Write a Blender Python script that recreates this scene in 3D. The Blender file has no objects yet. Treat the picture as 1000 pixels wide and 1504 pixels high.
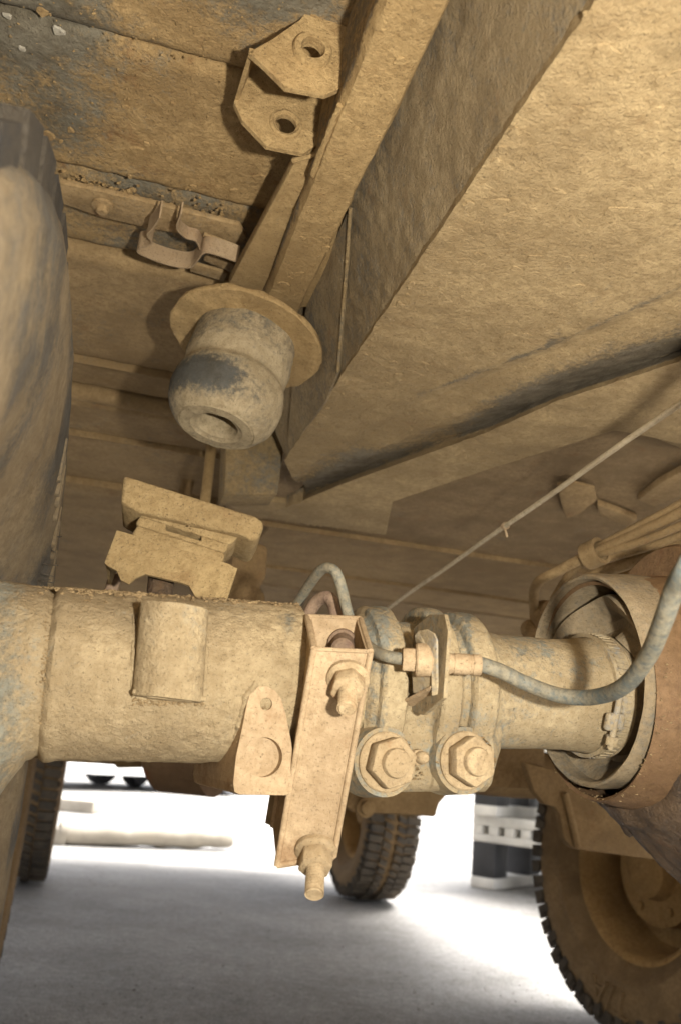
import bpy, bmesh, math, random
from mathutils import Vector, Matrix, noise, geometry
random.seed(7)
S = bpy.context.scene
COL = S.collection
W3 = Vector

# ------------------------------------------------------------------ camera
PITCH, ROLL, FP = math.radians(15.8), math.radians(5.0), 1300.0
C = W3((0, 0, .58))
cf = W3((0, math.cos(PITCH), math.sin(PITCH)))
cr = W3((1, 0, 0)) * math.cos(ROLL) + W3((1, 0, 0)).cross(cf) * math.sin(ROLL)
cu = cr.cross(cf)
cam = bpy.data.cameras.new('camera')
cam.sensor_fit = 'VERTICAL'; cam.sensor_height = 24.0
cam.lens = 24.0 * FP / 1504.0
cam.clip_start = .02; cam.clip_end = 2000
cam.dof.use_dof = True; cam.dof.focus_distance = .70; cam.dof.aperture_fstop = 6.0
co = bpy.data.objects.new('camera', cam); COL.objects.link(co)
co.matrix_world = Matrix((( cr.x, cu.x, -cf.x, C.x), (cr.y, cu.y, -cf.y, C.y), (cr.z, cu.z, -cf.z, C.z), (0, 0, 0, 1)))
S.camera = co

# ------------------------------------------------------------------ light
SUN_EL, SUN_AZ = math.radians(62), math.radians(62)          # azimuth clockwise from +Y
world = bpy.data.worlds.new('World'); S.world = world; world.use_nodes = True
wn = world.node_tree.nodes; wl = world.node_tree.links
sky = wn.new('ShaderNodeTexSky'); sky.sky_type = 'NISHITA'; sky.sun_disc = False
sky.sun_elevation = SUN_EL; sky.sun_rotation = SUN_AZ
sky.dust_density = 6.0; sky.air_density = .5; sky.ozone_density = .6
hs = wn.new('ShaderNodeHueSaturation'); hs.inputs['Saturation'].default_value = .22      # thin even overcast
wl.new(sky.outputs[0], hs.inputs['Color']); wl.new(hs.outputs[0], wn['Background'].inputs[0]); wn['Background'].inputs[1].default_value = .15
sl = bpy.data.lights.new('sun', 'SUN'); sl.energy = 1.5; sl.angle = math.radians(28); sl.color = (1, .96, .9)
so = bpy.data.objects.new('sun', sl); COL.objects.link(so)
sd = W3((math.sin(SUN_AZ) * math.cos(SUN_EL), math.cos(SUN_AZ) * math.cos(SUN_EL), math.sin(SUN_EL)))
so.rotation_euler = (-sd).to_track_quat('-Z', 'Y').to_euler(); so.location = (5, 5, 20)
# the camera's own flash: the picture is plainly lit by it (hard shadows thrown a little to the left of every part)
fl = bpy.data.lights.new('camera_flash', 'POINT'); fl.energy = 6.3; fl.shadow_soft_size = .012; fl.color = (1, .955, .87)
fo = bpy.data.objects.new('camera_flash', fl); COL.objects.link(fo)
fo.location = C + cr * .135 + cu * .012
S.view_settings.view_transform = 'Standard'; S.view_settings.look = 'None'
S.view_settings.gamma = 1; S.view_settings.use_curve_mapping = False
S.view_settings.exposure = 2.4

# ------------------------------------------------------------------ frames of reference
def ray(px, py): return cf + cr * ((px - 500) / FP) + cu * ((752 - py) / FP)
def at(px, py, d): return C + ray(px, py) * d
FW = ray(133, 1089); FW.z = 0; FW.normalize()                # along the vehicle
RT = FW.cross(W3((0, 0, 1)))                                 # across the vehicle
UP = W3((0, 0, 1))
def V(r, f, z): return RT * r + FW * f + UP * z
def onz(px, py, z): v = ray(px, py); return C + v * ((z - C.z) / v.z)
def onF(px, py, F): v = ray(px, py); return C + v * ((F - C.dot(FW)) / v.dot(FW))
def onR(px, py, R): v = ray(px, py); return C + v * ((R - C.dot(RT)) / v.dot(RT))

# ------------------------------------------------------------------ mesh helpers
def rootloc(o):
    p = W3((0, 0, 0))
    while o: p += o.location; o = o.parent
    return p
def mk(name, bm, mat, parent=None, smooth=True, at_=None, kind=None):
    bmesh.ops.recalc_face_normals(bm, faces=bm.faces[:])
    me = bpy.data.meshes.new(name)
    off = rootloc(parent) if parent else (at_ or W3((0, 0, 0)))
    for v in bm.verts: v.co -= off
    for f in bm.faces: f.smooth = smooth
    bm.to_mesh(me); bm.free()
    me.materials.append(mat)
    if smooth: me.set_sharp_from_angle(angle=math.radians(38))
    o = bpy.data.objects.new(name, me); COL.objects.link(o)
    if parent: o.parent = parent
    else: o.location = off
    if kind: o['kind'] = kind
    return o
def tag(o, label, cat, group=None):
    o['label'] = label; o['category'] = cat
    if group: o['group'] = group
    return o
def thing(name, label, cat, loc, group=None):
    o = bpy.data.objects.new(name, None); COL.objects.link(o); o.location = loc; o.empty_display_size = .05
    return tag(o, label, cat, group)
def basis(ax):
    ax = ax.normalized()
    t = UP if abs(ax.z) < .9 else W3((1, 0, 0))
    e1 = t.cross(ax).normalized(); e2 = ax.cross(e1)
    return e1, e2
def fnoise(p, s, o=4): return noise.fractal(p * s, 1.0, 2.0, o)
def rough(bm, amp, sc, octv=4, seed=0.0):
    bm.normal_update()
    sh = W3((seed, seed * 1.7, -seed))
    d = [v.normal * (fnoise(v.co + sh, sc, octv) * amp) for v in bm.verts]
    for v, q in zip(bm.verts, d): v.co += q
def lathe(o, ax, prof, seg=64, bm=None, rf=None, sub=0, cap=False, up=None):
    """prof: (t along axis, radius)."""
    bm = bm or bmesh.new()
    ax = ax.normalized(); e1, e2 = basis(ax)
    if sub:
        p2 = []
        for (a, b) in zip(prof[:-1], prof[1:]):
            n = max(1, int(math.hypot(b[0] - a[0], b[1] - a[1]) / sub))
            for i in range(n): p2.append((a[0] + (b[0] - a[0]) * i / n, a[1] + (b[1] - a[1]) * i / n))
        prof = p2 + [prof[-1]]
    rings = []
    for t, r in prof:
        ring = []
        for k in range(seg):
            th = 2 * math.pi * k / seg
            q = rf(t, r, th) if rf else r
            ring.append(bm.verts.new(o + ax * t + (e1 * math.cos(th) + e2 * math.sin(th)) * q))
        rings.append(ring)
    for A, B in zip(rings[:-1], rings[1:]):
        for k in range(seg): bm.faces.new((A[k], A[(k + 1) % seg], B[(k + 1) % seg], B[k]))
    if cap:
        bm.faces.new(rings[0]); bm.faces.new(rings[-1])
    return bm
def spline(pts, n=8):
    P = [W3(p) for p in pts]; out = []
    for i in range(len(P) - 1):
        a = P[max(i - 1, 0)]; b = P[i]; c = P[i + 1]; d = P[min(i + 2, len(P) - 1)]
        for k in range(n):
            t = k / n
            out.append(.5 * ((2 * b) + (c - a) * t + (2 * a - 5 * b + 4 * c - d) * t * t + (3 * b - a - 3 * c + d) * t ** 3))
    return out + [P[-1]]
def tube(pts, r, seg=12, bm=None, cap=True):
    bm = bm or bmesh.new(); n = len(pts); prev = None; rings = []
    for i, p in enumerate(pts):
        tg = (pts[min(i + 1, n - 1)] - pts[max(i - 1, 0)]).normalized()
        if prev is None: e1, e2 = basis(tg)
        else:
            e1 = (prev - tg * prev.dot(tg)).normalized(); e2 = tg.cross(e1)
        prev = e1
        rr = r[i] if isinstance(r, (list, tuple)) else r
        rings.append([bm.verts.new(p + (e1 * math.cos(2 * math.pi * k / seg) + e2 * math.sin(2 * math.pi * k / seg)) * rr) for k in range(seg)])
    for A, B in zip(rings[:-1], rings[1:]):
        for k in range(seg): bm.faces.new((A[k], A[(k + 1) % seg], B[(k + 1) % seg], B[k]))
    if cap: bm.faces.new(rings[0]); bm.faces.new(rings[-1])
    return bm
def prism(pts, ext, holes=(), bev=.0, bm=None, seg=2):
    """outline of world points (planar) pushed along ext; holes are point loops."""
    bm = bm or bmesh.new(); tmp = bmesh.new()
    loops = [list(pts)] + [list(h) for h in holes]
    flat = [p for l in loops for p in l]
    A = [tmp.verts.new(p) for p in flat]; B = [tmp.verts.new(p + ext) for p in flat]
    if holes:
        for t in geometry.tessellate_polygon(loops):
            try:
                tmp.faces.new([A[i] for i in t]); tmp.faces.new([B[i] for i in reversed(t)])
            except ValueError: pass
    else:
        tmp.faces.new(A); tmp.faces.new(B[::-1])
    k = 0
    for l in loops:
        n = len(l)
        for i in range(n):
            j = (i + 1) % n; tmp.faces.new((A[k + i], A[k + j], B[k + j], B[k + i]))
        k += n
    bmesh.ops.recalc_face_normals(tmp, faces=tmp.faces[:])
    if bev:
        es = [e for e in tmp.edges if len(e.link_faces) == 2 and e.calc_face_angle(0) > .5]
        bmesh.ops.bevel(tmp, geom=es, offset=bev, segments=seg, affect='EDGES', profile=.5, clamp_overlap=True)
    me = bpy.data.meshes.new('tmp'); tmp.to_mesh(me); tmp.free(); bm.from_mesh(me); bpy.data.meshes.remove(me)
    return bm
def ringpts(c, ax, r, n=20, ph=0):
    e1, e2 = basis(ax)
    return [c + (e1 * math.cos(2 * math.pi * k / n + ph) + e2 * math.sin(2 * math.pi * k / n + ph)) * r for k in range(n)]
def hexa(bm, c, ax, r, h, ph=0, bev=.0012): return prism(ringpts(c, ax, r, 6, ph), ax.normalized() * h, bev=bev, bm=bm)
def box(r0, r1, f0, f1, z0, z1, bm=None, bev=.0):
    return prism([V(r0, f0, z0), V(r1, f0, z0), V(r1, f1, z0), V(r0, f1, z0)], UP * (z1 - z0), bev=bev, bm=bm)
def sheet(fn, nu, nv, th, bm=None):
    """fn(u,v)->point; solid sheet thickened by vector th."""
    bm = bm or bmesh.new()
    g = [[bm.verts.new(fn(i / nu, j / nv)) for j in range(nv + 1)] for i in range(nu + 1)]
    for i in range(nu):
        for j in range(nv): bm.faces.new((g[i][j], g[i + 1][j], g[i + 1][j + 1], g[i][j + 1]))
    e = [g[i][0] for i in range(nu + 1)] + [g[nu][j] for j in range(1, nv + 1)] + [g[i][nv] for i in range(nu - 1, -1, -1)] + [g[0][j] for j in range(nv - 1, 0, -1)]
    b = [bm.verts.new(v.co + th) for v in e]; n = len(e)
    for i in range(n): bm.faces.new((e[i], e[(i + 1) % n], b[(i + 1) % n], b[i]))
    bm.faces.new(b)
    return bm
def clods(bm, p, r):
    t = bmesh.new(); bmesh.ops.create_icosphere(t, subdivisions=1, radius=r)
    s = random.random() * 50
    for v in t.verts: v.co = p + W3((v.co.x * random.uniform(.7, 1.3), v.co.y, v.co.z * .6)) * (1 + .9 * noise.noise(v.co / r * .9 + W3((s, s, s))))
    me = bpy.data.meshes.new('tmp'); t.to_mesh(me); t.free(); bm.from_mesh(me); bpy.data.meshes.remove(me)

# ------------------------------------------------------------------ materials
def mud(name, dust=(.45, .31, .15), under=(.085, .09, .085), amt=.3, rust=.15, bump=.5, bs=70, stretch=None, rgh=.9, rustcol=(.22, .10, .035), wear_tone=True, contrast=.2, spec=.25):
    m = bpy.data.materials.new(name); m.use_nodes = True
    nt = m.node_tree; N = nt.nodes; L = nt.links; b = N['Principled BSDF']
    tc = N.new('ShaderNodeTexCoord'); src = tc.outputs['Object']
    if stretch:
        mp = N.new('ShaderNodeMapping'); mp.inputs['Rotation'].default_value = stretch[0]; mp.inputs['Scale'].default_value = stretch[1]
        L.new(src, mp.inputs[0]); srcs = mp.outputs[0]
    else: srcs = src
    def nz(sc, det=5, ro=.6, s=None, off=0):
        n = N.new('ShaderNodeTexNoise'); n.noise_dimensions = '4D'; n.inputs['W'].default_value = off + (sum(map(ord, name)) % 97)
        n.inputs['Scale'].default_value = sc; n.inputs['Detail'].default_value = det; n.inputs['Roughness'].default_value = ro
        L.new(s or srcs, n.inputs['Vector']); return n.outputs['Fac']
    def mth(op, a, bb, c=None):
        n = N.new('ShaderNodeMath'); n.operation = op
        for i, x in enumerate((a, bb, c)):
            if x is None: continue
            if isinstance(x, (int, float)): n.inputs[i].default_value = x
            else: L.new(x, n.inputs[i])
        return n.outputs[0]
    def ss(x, lo, hi, a=0., z=1.):
        n = N.new('ShaderNodeMapRange'); n.interpolation_type = 'SMOOTHSTEP'
        n.inputs[1].default_value = lo; n.inputs[2].default_value = hi; n.inputs[3].default_value = a; n.inputs[4].default_value = z
        L.new(x, n.inputs[0]); return n.outputs[0]
    def mix(f, a, c, mode='MIX'):
        n = N.new('ShaderNodeMix'); n.data_type = 'RGBA'; n.blend_type = mode
        for i, x in ((0, f), (6, a), (7, c)):
            if isinstance(x, (int, float)): n.inputs[i].default_value = x
            elif isinstance(x, tuple): n.inputs[i].default_value = (*x, 1)
            else: L.new(x, n.inputs[i])
        return n.outputs[2]
    big = nz(7, 6, .65); mid = nz(38, 5, .7, off=3); fine = nz(210, 3, .7, off=5); tint = nz(16, 4, .6, off=9)
    mask = mth('ADD', mth('MULTIPLY', big, .5), mth('MULTIPLY', mid, .38)); mask = mth('ADD', mask, mth('MULTIPLY', fine, .42))
    if wear_tone:
        at_ = N.new('ShaderNodeAttribute'); at_.attribute_name = 'wear_tone'; mask = mth('ADD', mask, mth('MULTIPLY', at_.outputs['Fac'], .35))
    thr = .785 - amt * .42
    mk_ = ss(mask, thr, thr + contrast)
    d = mix(ss(mth('ADD', mth('MULTIPLY', tint, .5), mth('MULTIPLY', nz(3.2, 3, .5, off=41), .5)), .36, .64), tuple(x * y for x, y in zip(dust, (.66, .64, .62))), tuple(min(x * 1.16, .8) for x in dust))
    d = mix(ss(nz(120, 5, .75, off=12), .35, .68, 0, .75), d, tuple(x * y for x, y in zip(dust, (.62, .58, .52))))
    if rust: d = mix(mth('MULTIPLY', ss(nz(22, 5, .7, off=17), .56, .72), min(1., rust * 2.2)), d, rustcol)
    uc = mix(ss(mid, .35, .65), tuple(x * .55 for x in under), tuple(x * 1.35 for x in under))
    col = mix(mth('MULTIPLY', mk_, .85), d, uc)
    col = mix(ss(nz(480, 3, .8, off=31), .54, .70, 0, .6), col, (.05, .035, .02))
    L.new(col, b.inputs['Base Color'])
    b.inputs['Roughness'].default_value = rgh
    b.inputs['Specular IOR Level'].default_value = spec
    h = mth('ADD', mth('MULTIPLY', nz(bs, 5, .6, off=21), .55), mth('MULTIPLY', nz(260, 5, .75, off=25), .9))
    h = mth('SUBTRACT', h, mth('MULTIPLY', mk_, .18))
    bp = N.new('ShaderNodeBump'); bp.inputs['Strength'].default_value = min(1, bump * 1.25); bp.inputs['Distance'].default_value = .0045
    L.new(h, bp.inputs['Height']); L.new(bp.outputs[0], b.inputs['Normal'])
    return m
M = {}
M['floor'] = mud('floor_mud', (.47, .315, .14), (.15, .14, .105), .26, .3, 1.0, 150)
M['floor2'] = mud('pan_mud', (.38, .26, .125), (.12, .115, .09), .22, .2, .5, 60)
M['rail'] = mud('rail_mud', (.44, .30, .135), (.11, .10, .08), .14, .1, .7, 42)
M['floor3'] = mud('rear_pan_mud', (.31, .215, .11), (.12, .11, .09), .22, .2, .5, 60)
M['post'] = mud('post_mud', (.33, .235, .115), (.11, .105, .085), .38, .1, .7, 50)
M['tyre2'] = mud('tyre_mud_brown', (.25, .165, .08), (.10, .08, .05), .25, .1, .5, 45, contrast=.3)
M['rimmud'] = mud('rim_mud', (.38, .235, .09), (.12, .07, .03), .3, .2, .5, 50)
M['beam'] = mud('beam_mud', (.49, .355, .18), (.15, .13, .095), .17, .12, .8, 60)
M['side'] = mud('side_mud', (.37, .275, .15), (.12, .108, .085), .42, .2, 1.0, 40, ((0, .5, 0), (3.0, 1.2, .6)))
M['axle'] = mud('axle_mud', (.46, .355, .205), (.20, .20, .16), .22, .06, .7, 60)
M['cast'] = mud('casting_mud', (.45, .355, .21), (.17, .18, .155), .38, .05, .5, 55, contrast=.16)
M['plate'] = mud('plate_mud', (.49, .36, .215), (.27, .19, .12), .2, .2, .35, 90)
M['bolt'] = mud('bolt_mud', (.46, .345, .20), (.22, .17, .11), .3, .35, .4, 120)
M['rubber'] = mud('dusty_rubber', (.36, .285, .17), (.032, .039, .042), .47, .0, .35, 60, rgh=.75, contrast=.24)
M['hose'] = mud('dusty_hose', (.33, .29, .20), (.07, .095, .10), .50, .0, .25, 80, rgh=.7, contrast=.25)
M['boot'] = mud('dusty_boot', (.36, .28, .17), (.09, .10, .095), .42, .05, .35, 50, rgh=.8, contrast=.3)
M['drum'] = mud('rusty_drum', (.20, .12, .058), (.10, .052, .028), .45, .5, .35, 50, rgh=.65, rustcol=(.16, .055, .02), contrast=.3)
M['oily'] = mud('oily_casting', (.15, .095, .05), (.03, .024, .02), .5, .2, 1.0, 40, rgh=.5, spec=.5)
M['dull'] = mud('dull_brown', (.34, .225, .105), (.16, .10, .05), .3, .25, .5, 50)
M['tread_near'] = mud('near_tread', (.085, .07, .05), (.02, .02, .02), .5, .0, .8, 40, contrast=.25)
M['tyre'] = mud('tyre_dust', (.22, .165, .095), (.06, .056, .048), .50, .05, .5, 45, contrast=.3)
M['tread'] = mud('tread_dust', (.13, .105, .075), (.025, .025, .025), .52, .0, .6, 60, contrast=.25)
M['zinc'] = mud('zinc_clip', (.45, .36, .22), (.19, .20, .20), .40, .1, .25, 90, rgh=.6)
M['clod'] = mud('clod_mud', (.42, .30, .155), (.3, .2, .1), .1, .0, .9, 160)
M['pinkish'] = mud('pipe_brown', (.30, .21, .14), (.15, .09, .07), .4, .2, .4, 80)

def simple(name, col, rgh=.6, metal=0., var=.25, sc=8., bump=.2, bsc=40., coat=0.):
    m = bpy.data.materials.new(name); m.use_nodes = True
    nt = m.node_tree; N = nt.nodes; L = nt.links; b = N['Principled BSDF']
    tc = N.new('ShaderNodeTexCoord'); n = N.new('ShaderNodeTexNoise'); n.inputs['Scale'].default_value = sc; n.inputs['Detail'].default_value = 6
    L.new(tc.outputs['Object'], n.inputs[0])
    r = N.new('ShaderNodeValToRGB'); r.color_ramp.elements[0].position = .3; r.color_ramp.elements[1].position = .7
    r.color_ramp.elements[0].color = (*[c * (1 - var) for c in col], 1); r.color_ramp.elements[1].color = (*[min(1, c * (1 + var)) for c in col], 1)
    L.new(n.outputs['Fac'], r.inputs[0]); L.new(r.outputs[0], b.inputs['Base Color'])
    b.inputs['Roughness'].default_value = rgh; b.inputs['Metallic'].default_value = metal; b.inputs['Coat Weight'].default_value = coat
    n2 = N.new('ShaderNodeTexNoise'); n2.inputs['Scale'].default_value = bsc; n2.inputs['Detail'].default_value = 5; L.new(tc.outputs['Object'], n2.inputs[0])
    bp = N.new('ShaderNodeBump'); bp.inputs['Strength'].default_value = bump; bp.inputs['Distance'].default_value = .1 / bsc
    L.new(n2.outputs['Fac'], bp.inputs['Height']); L.new(bp.outputs[0], b.inputs['Normal'])
    return m
M['pallet'] = simple('weathered_plank', (.62, .60, .56), .8, var=.3, sc=5)
M['block'] = simple('dark_block', (.045, .045, .048), .7)
M['stone'] = simple('pale_stone', (.36, .32, .26), .9, var=.25, sc=6, bump=.5, bsc=20)
M['white'] = simple('white_paint', (.75, .75, .74), .35, var=.04, coat=.5)
M['grey'] = simple('grey_paint', (.25, .28, .32), .35, var=.05, coat=.5)
M['glass'] = simple('dark_glass', (.02, .025, .03), .08, var=.1)
M['black'] = simple('black_rubber', (.03, .03, .03), .8)
M['chip'] = mud('paint_chip', (.46, .42, .33), (.3, .26, .2), .2, .0, .3, 120)
M['cable'] = mud('cable_dust', (.60, .50, .34), (.4, .3, .2), .1, .0, .3, 120)
M['cartyre'] = simple('grey_tyre', (.09, .09, .095), .8)
M['lamp'] = simple('lamp_lens', (.6, .6, .6), .1, var=.1)
M['skin_roof'] = simple('vehicle_paint', (.16, .15, .09), .6)
M['pebble'] = simple('pebble', (.25, .23, .21), .9, var=.6, sc=3)

def concrete():
    m = bpy.data.materials.new('yard_concrete'); m.use_nodes = True
    nt = m.node_tree; N = nt.nodes; L = nt.links; b = N['Principled BSDF']
    tc = N.new('ShaderNodeTexCoord')
    def nz(sc, d=6, r=.6):
        n = N.new('ShaderNodeTexNoise'); n.inputs['Scale'].default_value = sc; n.inputs['Detail'].default_value = d; n.inputs['Roughness'].default_value = r
        L.new(tc.outputs['Object'], n.inputs[0]); return n.outputs['Fac']
    def ramp(x, p0, c0, p1, c1):
        r = N.new('ShaderNodeValToRGB'); e = r.color_ramp.elements; e[0].position = p0; e[1].position = p1; e[0].color = (*c0, 1); e[1].color = (*c1, 1)
        L.new(x, r.inputs[0]); return r.outputs[0]
    def mix(f, a, c, mode):
        n = N.new('ShaderNodeMix'); n.data_type = 'RGBA'; n.blend_type = mode; n.inputs[0].default_value = f
        L.new(a, n.inputs[6]); L.new(c, n.inputs[7]); return n.outputs[2]
    base = ramp(nz(1.3), .3, (.22, .212, .20), .7, (.36, .345, .325))
    sp = ramp(nz(38, 5, .75), .32, (.62, .62, .62), .68, (1.2, 1.2, 1.2))
    sp2 = ramp(nz(260, 2, .6), .32, (.4, .4, .4), .68, (1.45, 1.45, 1.45))
    st = ramp(nz(4.5, 5, .65), .36, (.78, .77, .75), .58, (1, 1, 1))
    c = mix(1, base, sp, 'MULTIPLY'); c = mix(1, c, sp2, 'MULTIPLY'); c = mix(1, c, st, 'MULTIPLY')
    L.new(c, b.inputs['Base Color'])
    rr = ramp(nz(120, 3), .35, (.45, .45, .45), .6, (.85, .85, .85)); L.new(rr, b.inputs['Roughness'])
    bp = N.new('ShaderNodeBump'); bp.inputs['Strength'].default_value = .6; bp.inputs['Distance'].default_value = .004
    L.new(nz(140, 5, .7), bp.inputs['Height']); L.new(bp.outputs[0], b.inputs['Normal'])
    return m
M['concrete'] = concrete()

def wear_tone(o, fn):
    """worn spots and painted tone, under colour against dust: fn(world point)->0..1"""
    me = o.data; a = me.attributes.new('wear_tone', 'FLOAT', 'POINT'); off = rootloc(o)
    a.data.foreach_set('value', [max(-1., min(1., fn(v.co + off))) for v in me.vertices])
def proj(p):
    q = p - C; d = q.dot(cf); return 500 + FP * q.dot(cr) / d, 752 - FP * q.dot(cu) / d

# ------------------------------------------------------------------ ground
bm = bmesh.new()
n = 40
def gpt(u, v):
    x = (u * 2 - 1); y = (v * 2 - 1)
    return W3((math.copysign(abs(x) ** 3, x) * 300, math.copysign(abs(y) ** 3, y) * 300, 0))
g = [[bm.verts.new(gpt(i / n, j / n)) for j in range(n + 1)] for i in range(n + 1)]
for i in range(n):
    for j in range(n): bm.faces.new((g[i][j], g[i + 1][j], g[i + 1][j + 1], g[i][j + 1]))
ground = mk('ground', bm, M['concrete']); ground['kind'] = 'structure'

# ------------------------------------------------------------------ vehicle body
BODY = thing('vehicle_body', 'mud caked underside of an off road vehicle with chassis rail and box section', 'vehicle body', V(.6, 2, 1.0))
def floor_panel(r0, r1, f0, f1, z, mat, amp=.0022, nu=90, nv=40, edge=.006, seed=0.):
    def fn(u, v):
        e = min(v, 1 - v) * (f1 - f0)
        return V(r0 + (r1 - r0) * u, f0 + (f1 - f0) * v, z + (edge * max(0, 1 - e / .014) ** 2))
    b = sheet(fn, nu, nv, UP * .02); rough(b, amp, 45, 4, seed)
    return mk('floor_panel', b, mat, BODY)
# the pan right above the camera runs on behind it
fp = floor_panel(-.62, .22, -.15, .575, 1.083, M['floor'], .0016, 190, 170, seed=1)
def wr(p):
    x, y = proj(p)
    w = 0
    w += math.exp(-(((x - 40) / 110) ** 2 + ((y - 30) / 75) ** 2)) * .9
    w += math.exp(-(((x - 400) / 160) ** 2 + ((y - 5) / 35) ** 2)) * .6
    w += math.exp(-(((x - 95) / 75) ** 2 + ((y - 180) / 60) ** 2)) * .55
    return w
def wr_px(o):
    import numpy as np
    wear_tone(o, wr)
wr_px(fp)
fp = floor_panel(-.62, .22, .579, .752, 1.085, M['floor'], .0016, 190, 80, seed=2); wr_px(fp)
fp = floor_panel(-.62, .22, .756, .886, 1.088, M['floor'], .0018, 130, 40, seed=3)
wear_tone(fp, lambda p: .35)
floor_panel(-.62, .30, .892, 1.168, 1.080, M['floor2'], .0012, 90, 40, seed=4)
floor_panel(-.62, .30, 1.180, 1.30, 1.092, M['floor2'], .0012, 80, 20, seed=5)
floor_panel(-.62, .30, 1.34, 1.474, 1.078, M['floor2'], .0012, 80, 20, seed=6)
floor_panel(-.62, .30, 1.486, 1.80, 1.090, M['floor2'], .0012, 80, 30, seed=7)
floor_panel(-.62, .30, 1.812, 2.5, 1.078, M['floor2'], .002, 60, 30, seed=8)
for F_, z_ in [(1.171, 1.080), (1.478, 1.078), (1.804, 1.086)]:
    b = box(-.62, .30, F_ - .002, F_ + .002, z_ - .007, z_ + .03, bev=.001); mk('floor_fold', b, M['floor2'], BODY)
# groove bead between the third and the fourth pan
mk('floor_bead', tube([V(-.62, 1.32, 1.092), V(.3, 1.32, 1.092)], .016, 12), M['floor2'], BODY)
# rest of the floor, seen only as a dark distance, and what shades the ground
mk('floor_panel', box(-.62, 1.62, 2.505, 5.0, 1.09, 1.12), M['floor2'], BODY)
mk('floor_panel', box(-.62, 1.62, -1.6, -.155, 1.09, 1.12), M['floor2'], BODY)
mk('floor_panel', box(.305, 1.62, -.15, 2.5, 1.06, 1.09), M['floor2'], BODY)
mk('light_block_deck', box(-.62, 1.62, -1.6, 5.0, 1.14, 1.16), M['skin_roof'], BODY)  # unseen deck added to stop daylight leaking through the floor gaps
# unseen sides and end, reaching low to hold daylight off the pans
mk('unseen_side', box(-.66, -.625, -1.6, 5.0, .80, 1.7), M['skin_roof'], BODY)
mk('unseen_side', box(1.625, 1.66, -1.6, 5.0, .74, 1.7), M['skin_roof'], BODY)
mk('shade_end_panel', box(-.62, 1.62, 5.005, 5.03, .72, 1.7), M['skin_roof'], BODY)
# right hand pans behind the box section
ZC = 1.022
fa = onz(575, 793, ZC).dot(FW); fb = onz(560, 857, ZC + .03).dot(FW)
def pan(r0, r1, f0, f1, z, seed):
    b = sheet(lambda u, v: V(r0 + (r1 - r0) * u, f0 + (f1 - f0) * v, z), 110, 50, UP * .02); rough(b, .0016, 45, 4, seed)
    return mk('floor_panel', b, M['floor3'], BODY)
pan(.18, 1.60, .55, fa, ZC, 11)
b = box(.18, 1.6, fa + .002, fa + .008, ZC - .009, ZC + .075); mk('floor_step', b, M['floor2'], BODY)
b = box(.18, 1.6, fb + .002, fb + .008, ZC + .031, ZC + .10); mk('floor_step', b, M['floor2'], BODY)
pan(.18, 1.60, fa + .01, fb, ZC + .042, 12)
pan(.18, 1.60, fb + .01, fb + .35, ZC + .07, 13)
pan(.18, 1.60, fb + .37, fb + .8, ZC + .055, 14)
# chassis rail
def rail_fn(u, v):
    # u across the bottom (with the two sides), v along
    F = -.25 + 1.3 * v
    prof = [(.098, 1.082), (.098, 1.018), (.102, 1.010), (.134, 1.010), (.138, 1.018), (.138, 1.082)]
    acc = [0, .28, .33, .67, .72, 1]
    for k in range(5):
        if u <= acc[k + 1] + 1e-9:
            t = (u - acc[k]) / (acc[k + 1] - acc[k]); a, b = prof[k], prof[k + 1]
            return V(a[0] + (b[0] - a[0]) * t, F, a[1] + (b[1] - a[1]) * t)
b = sheet(rail_fn, 40, 170, UP * .004); rough(b, .0016, 40, 5, 3)
o = mk('chassis_rail', b, M['rail'], BODY)
wear_tone(o, lambda p: .55 if p.dot(RT) < .0992 and p.z > 1.0125 else -.02)  # left side of the rail coloured darker than its bottom
# plate that carries the bump stop
pl = [(434, 236), (336, 417), (345, 452), (455, 452), (478, 400), (500, 330), (470, 225)]
mk('bump_stop_plate', prism([onz(x, y, 1.026) for x, y in pl], UP * .012, bev=.002), M['rail'], BODY)

# box section: loft through lines drawn on the real surface
ZB = .955
def pline(pts, z):
    P = [onz(x, y, z) for x, y in pts]
    L = [0]
    for a, c in zip(P[:-1], P[1:]): L.append(L[-1] + (c - a).length)
    def ev(t):
        s = t * L[-1]
        for k in range(len(P) - 1):
            if s <= L[k + 1] + 1e-9:
                return P[k].lerp(P[k + 1], (s - L[k]) / max(1e-9, L[k + 1] - L[k]))
        return P[-1]
    return ev
E1 = onz(418, 672, ZB)
rows = [pline([(418, 676), (640, 345), (880, -12), (1240, -540)], ZB),
        pline([(424, 690), (640, 480), (830, 280), (1000, 95), (1330, -250)], ZB),
        pline([(430, 702), (610, 581), (720, 540), (830, 497), (1000, 420), (1400, 235)], ZB),
        pline([(436, 708), (612, 591), (722, 550), (832, 507), (1002, 431), (1402, 247)], ZB + .004),
        pline([(445, 708), (600, 640), (715, 592), (820, 546), (1000, 468), (1430, 278)], ZB),
        pline([(448, 716), (600, 652), (715, 606), (820, 560), (1000, 488), (1430, 306)], ZB + .004),
        pline([(450, 724), (600, 665), (715, 622), (820, 575), (1000, 514), (1440, 344)], ZB + .012),
        pline([(445, 735), (500, 712), (600, 676), (715, 635), (820, 588), (1000, 530), (1450, 372)], ZB - .010),
        pline([(430, 742), (520, 724), (600, 702), (715, 664), (820, 624), (1000, 570), (1450, 425)], ZB - .013),
        pline([(420, 746), (575, 737), (720, 688), (905, 631), (1000, 652), (1450, 720)], ZB - .012)]
vv = [0, .26, .40, .44, .58, .68, .76, .86, .93, 1]
def beam_fn(u, v):
    for k in range(len(vv) - 1):
        if v <= vv[k + 1] + 1e-9:
            t = (v - vv[k]) / (vv[k + 1] - vv[k]); t2 = t * t * (3 - 2 * t) if k in (4, 6) else t
            return rows[k](u).lerp(rows[k + 1](u), t2)
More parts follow.
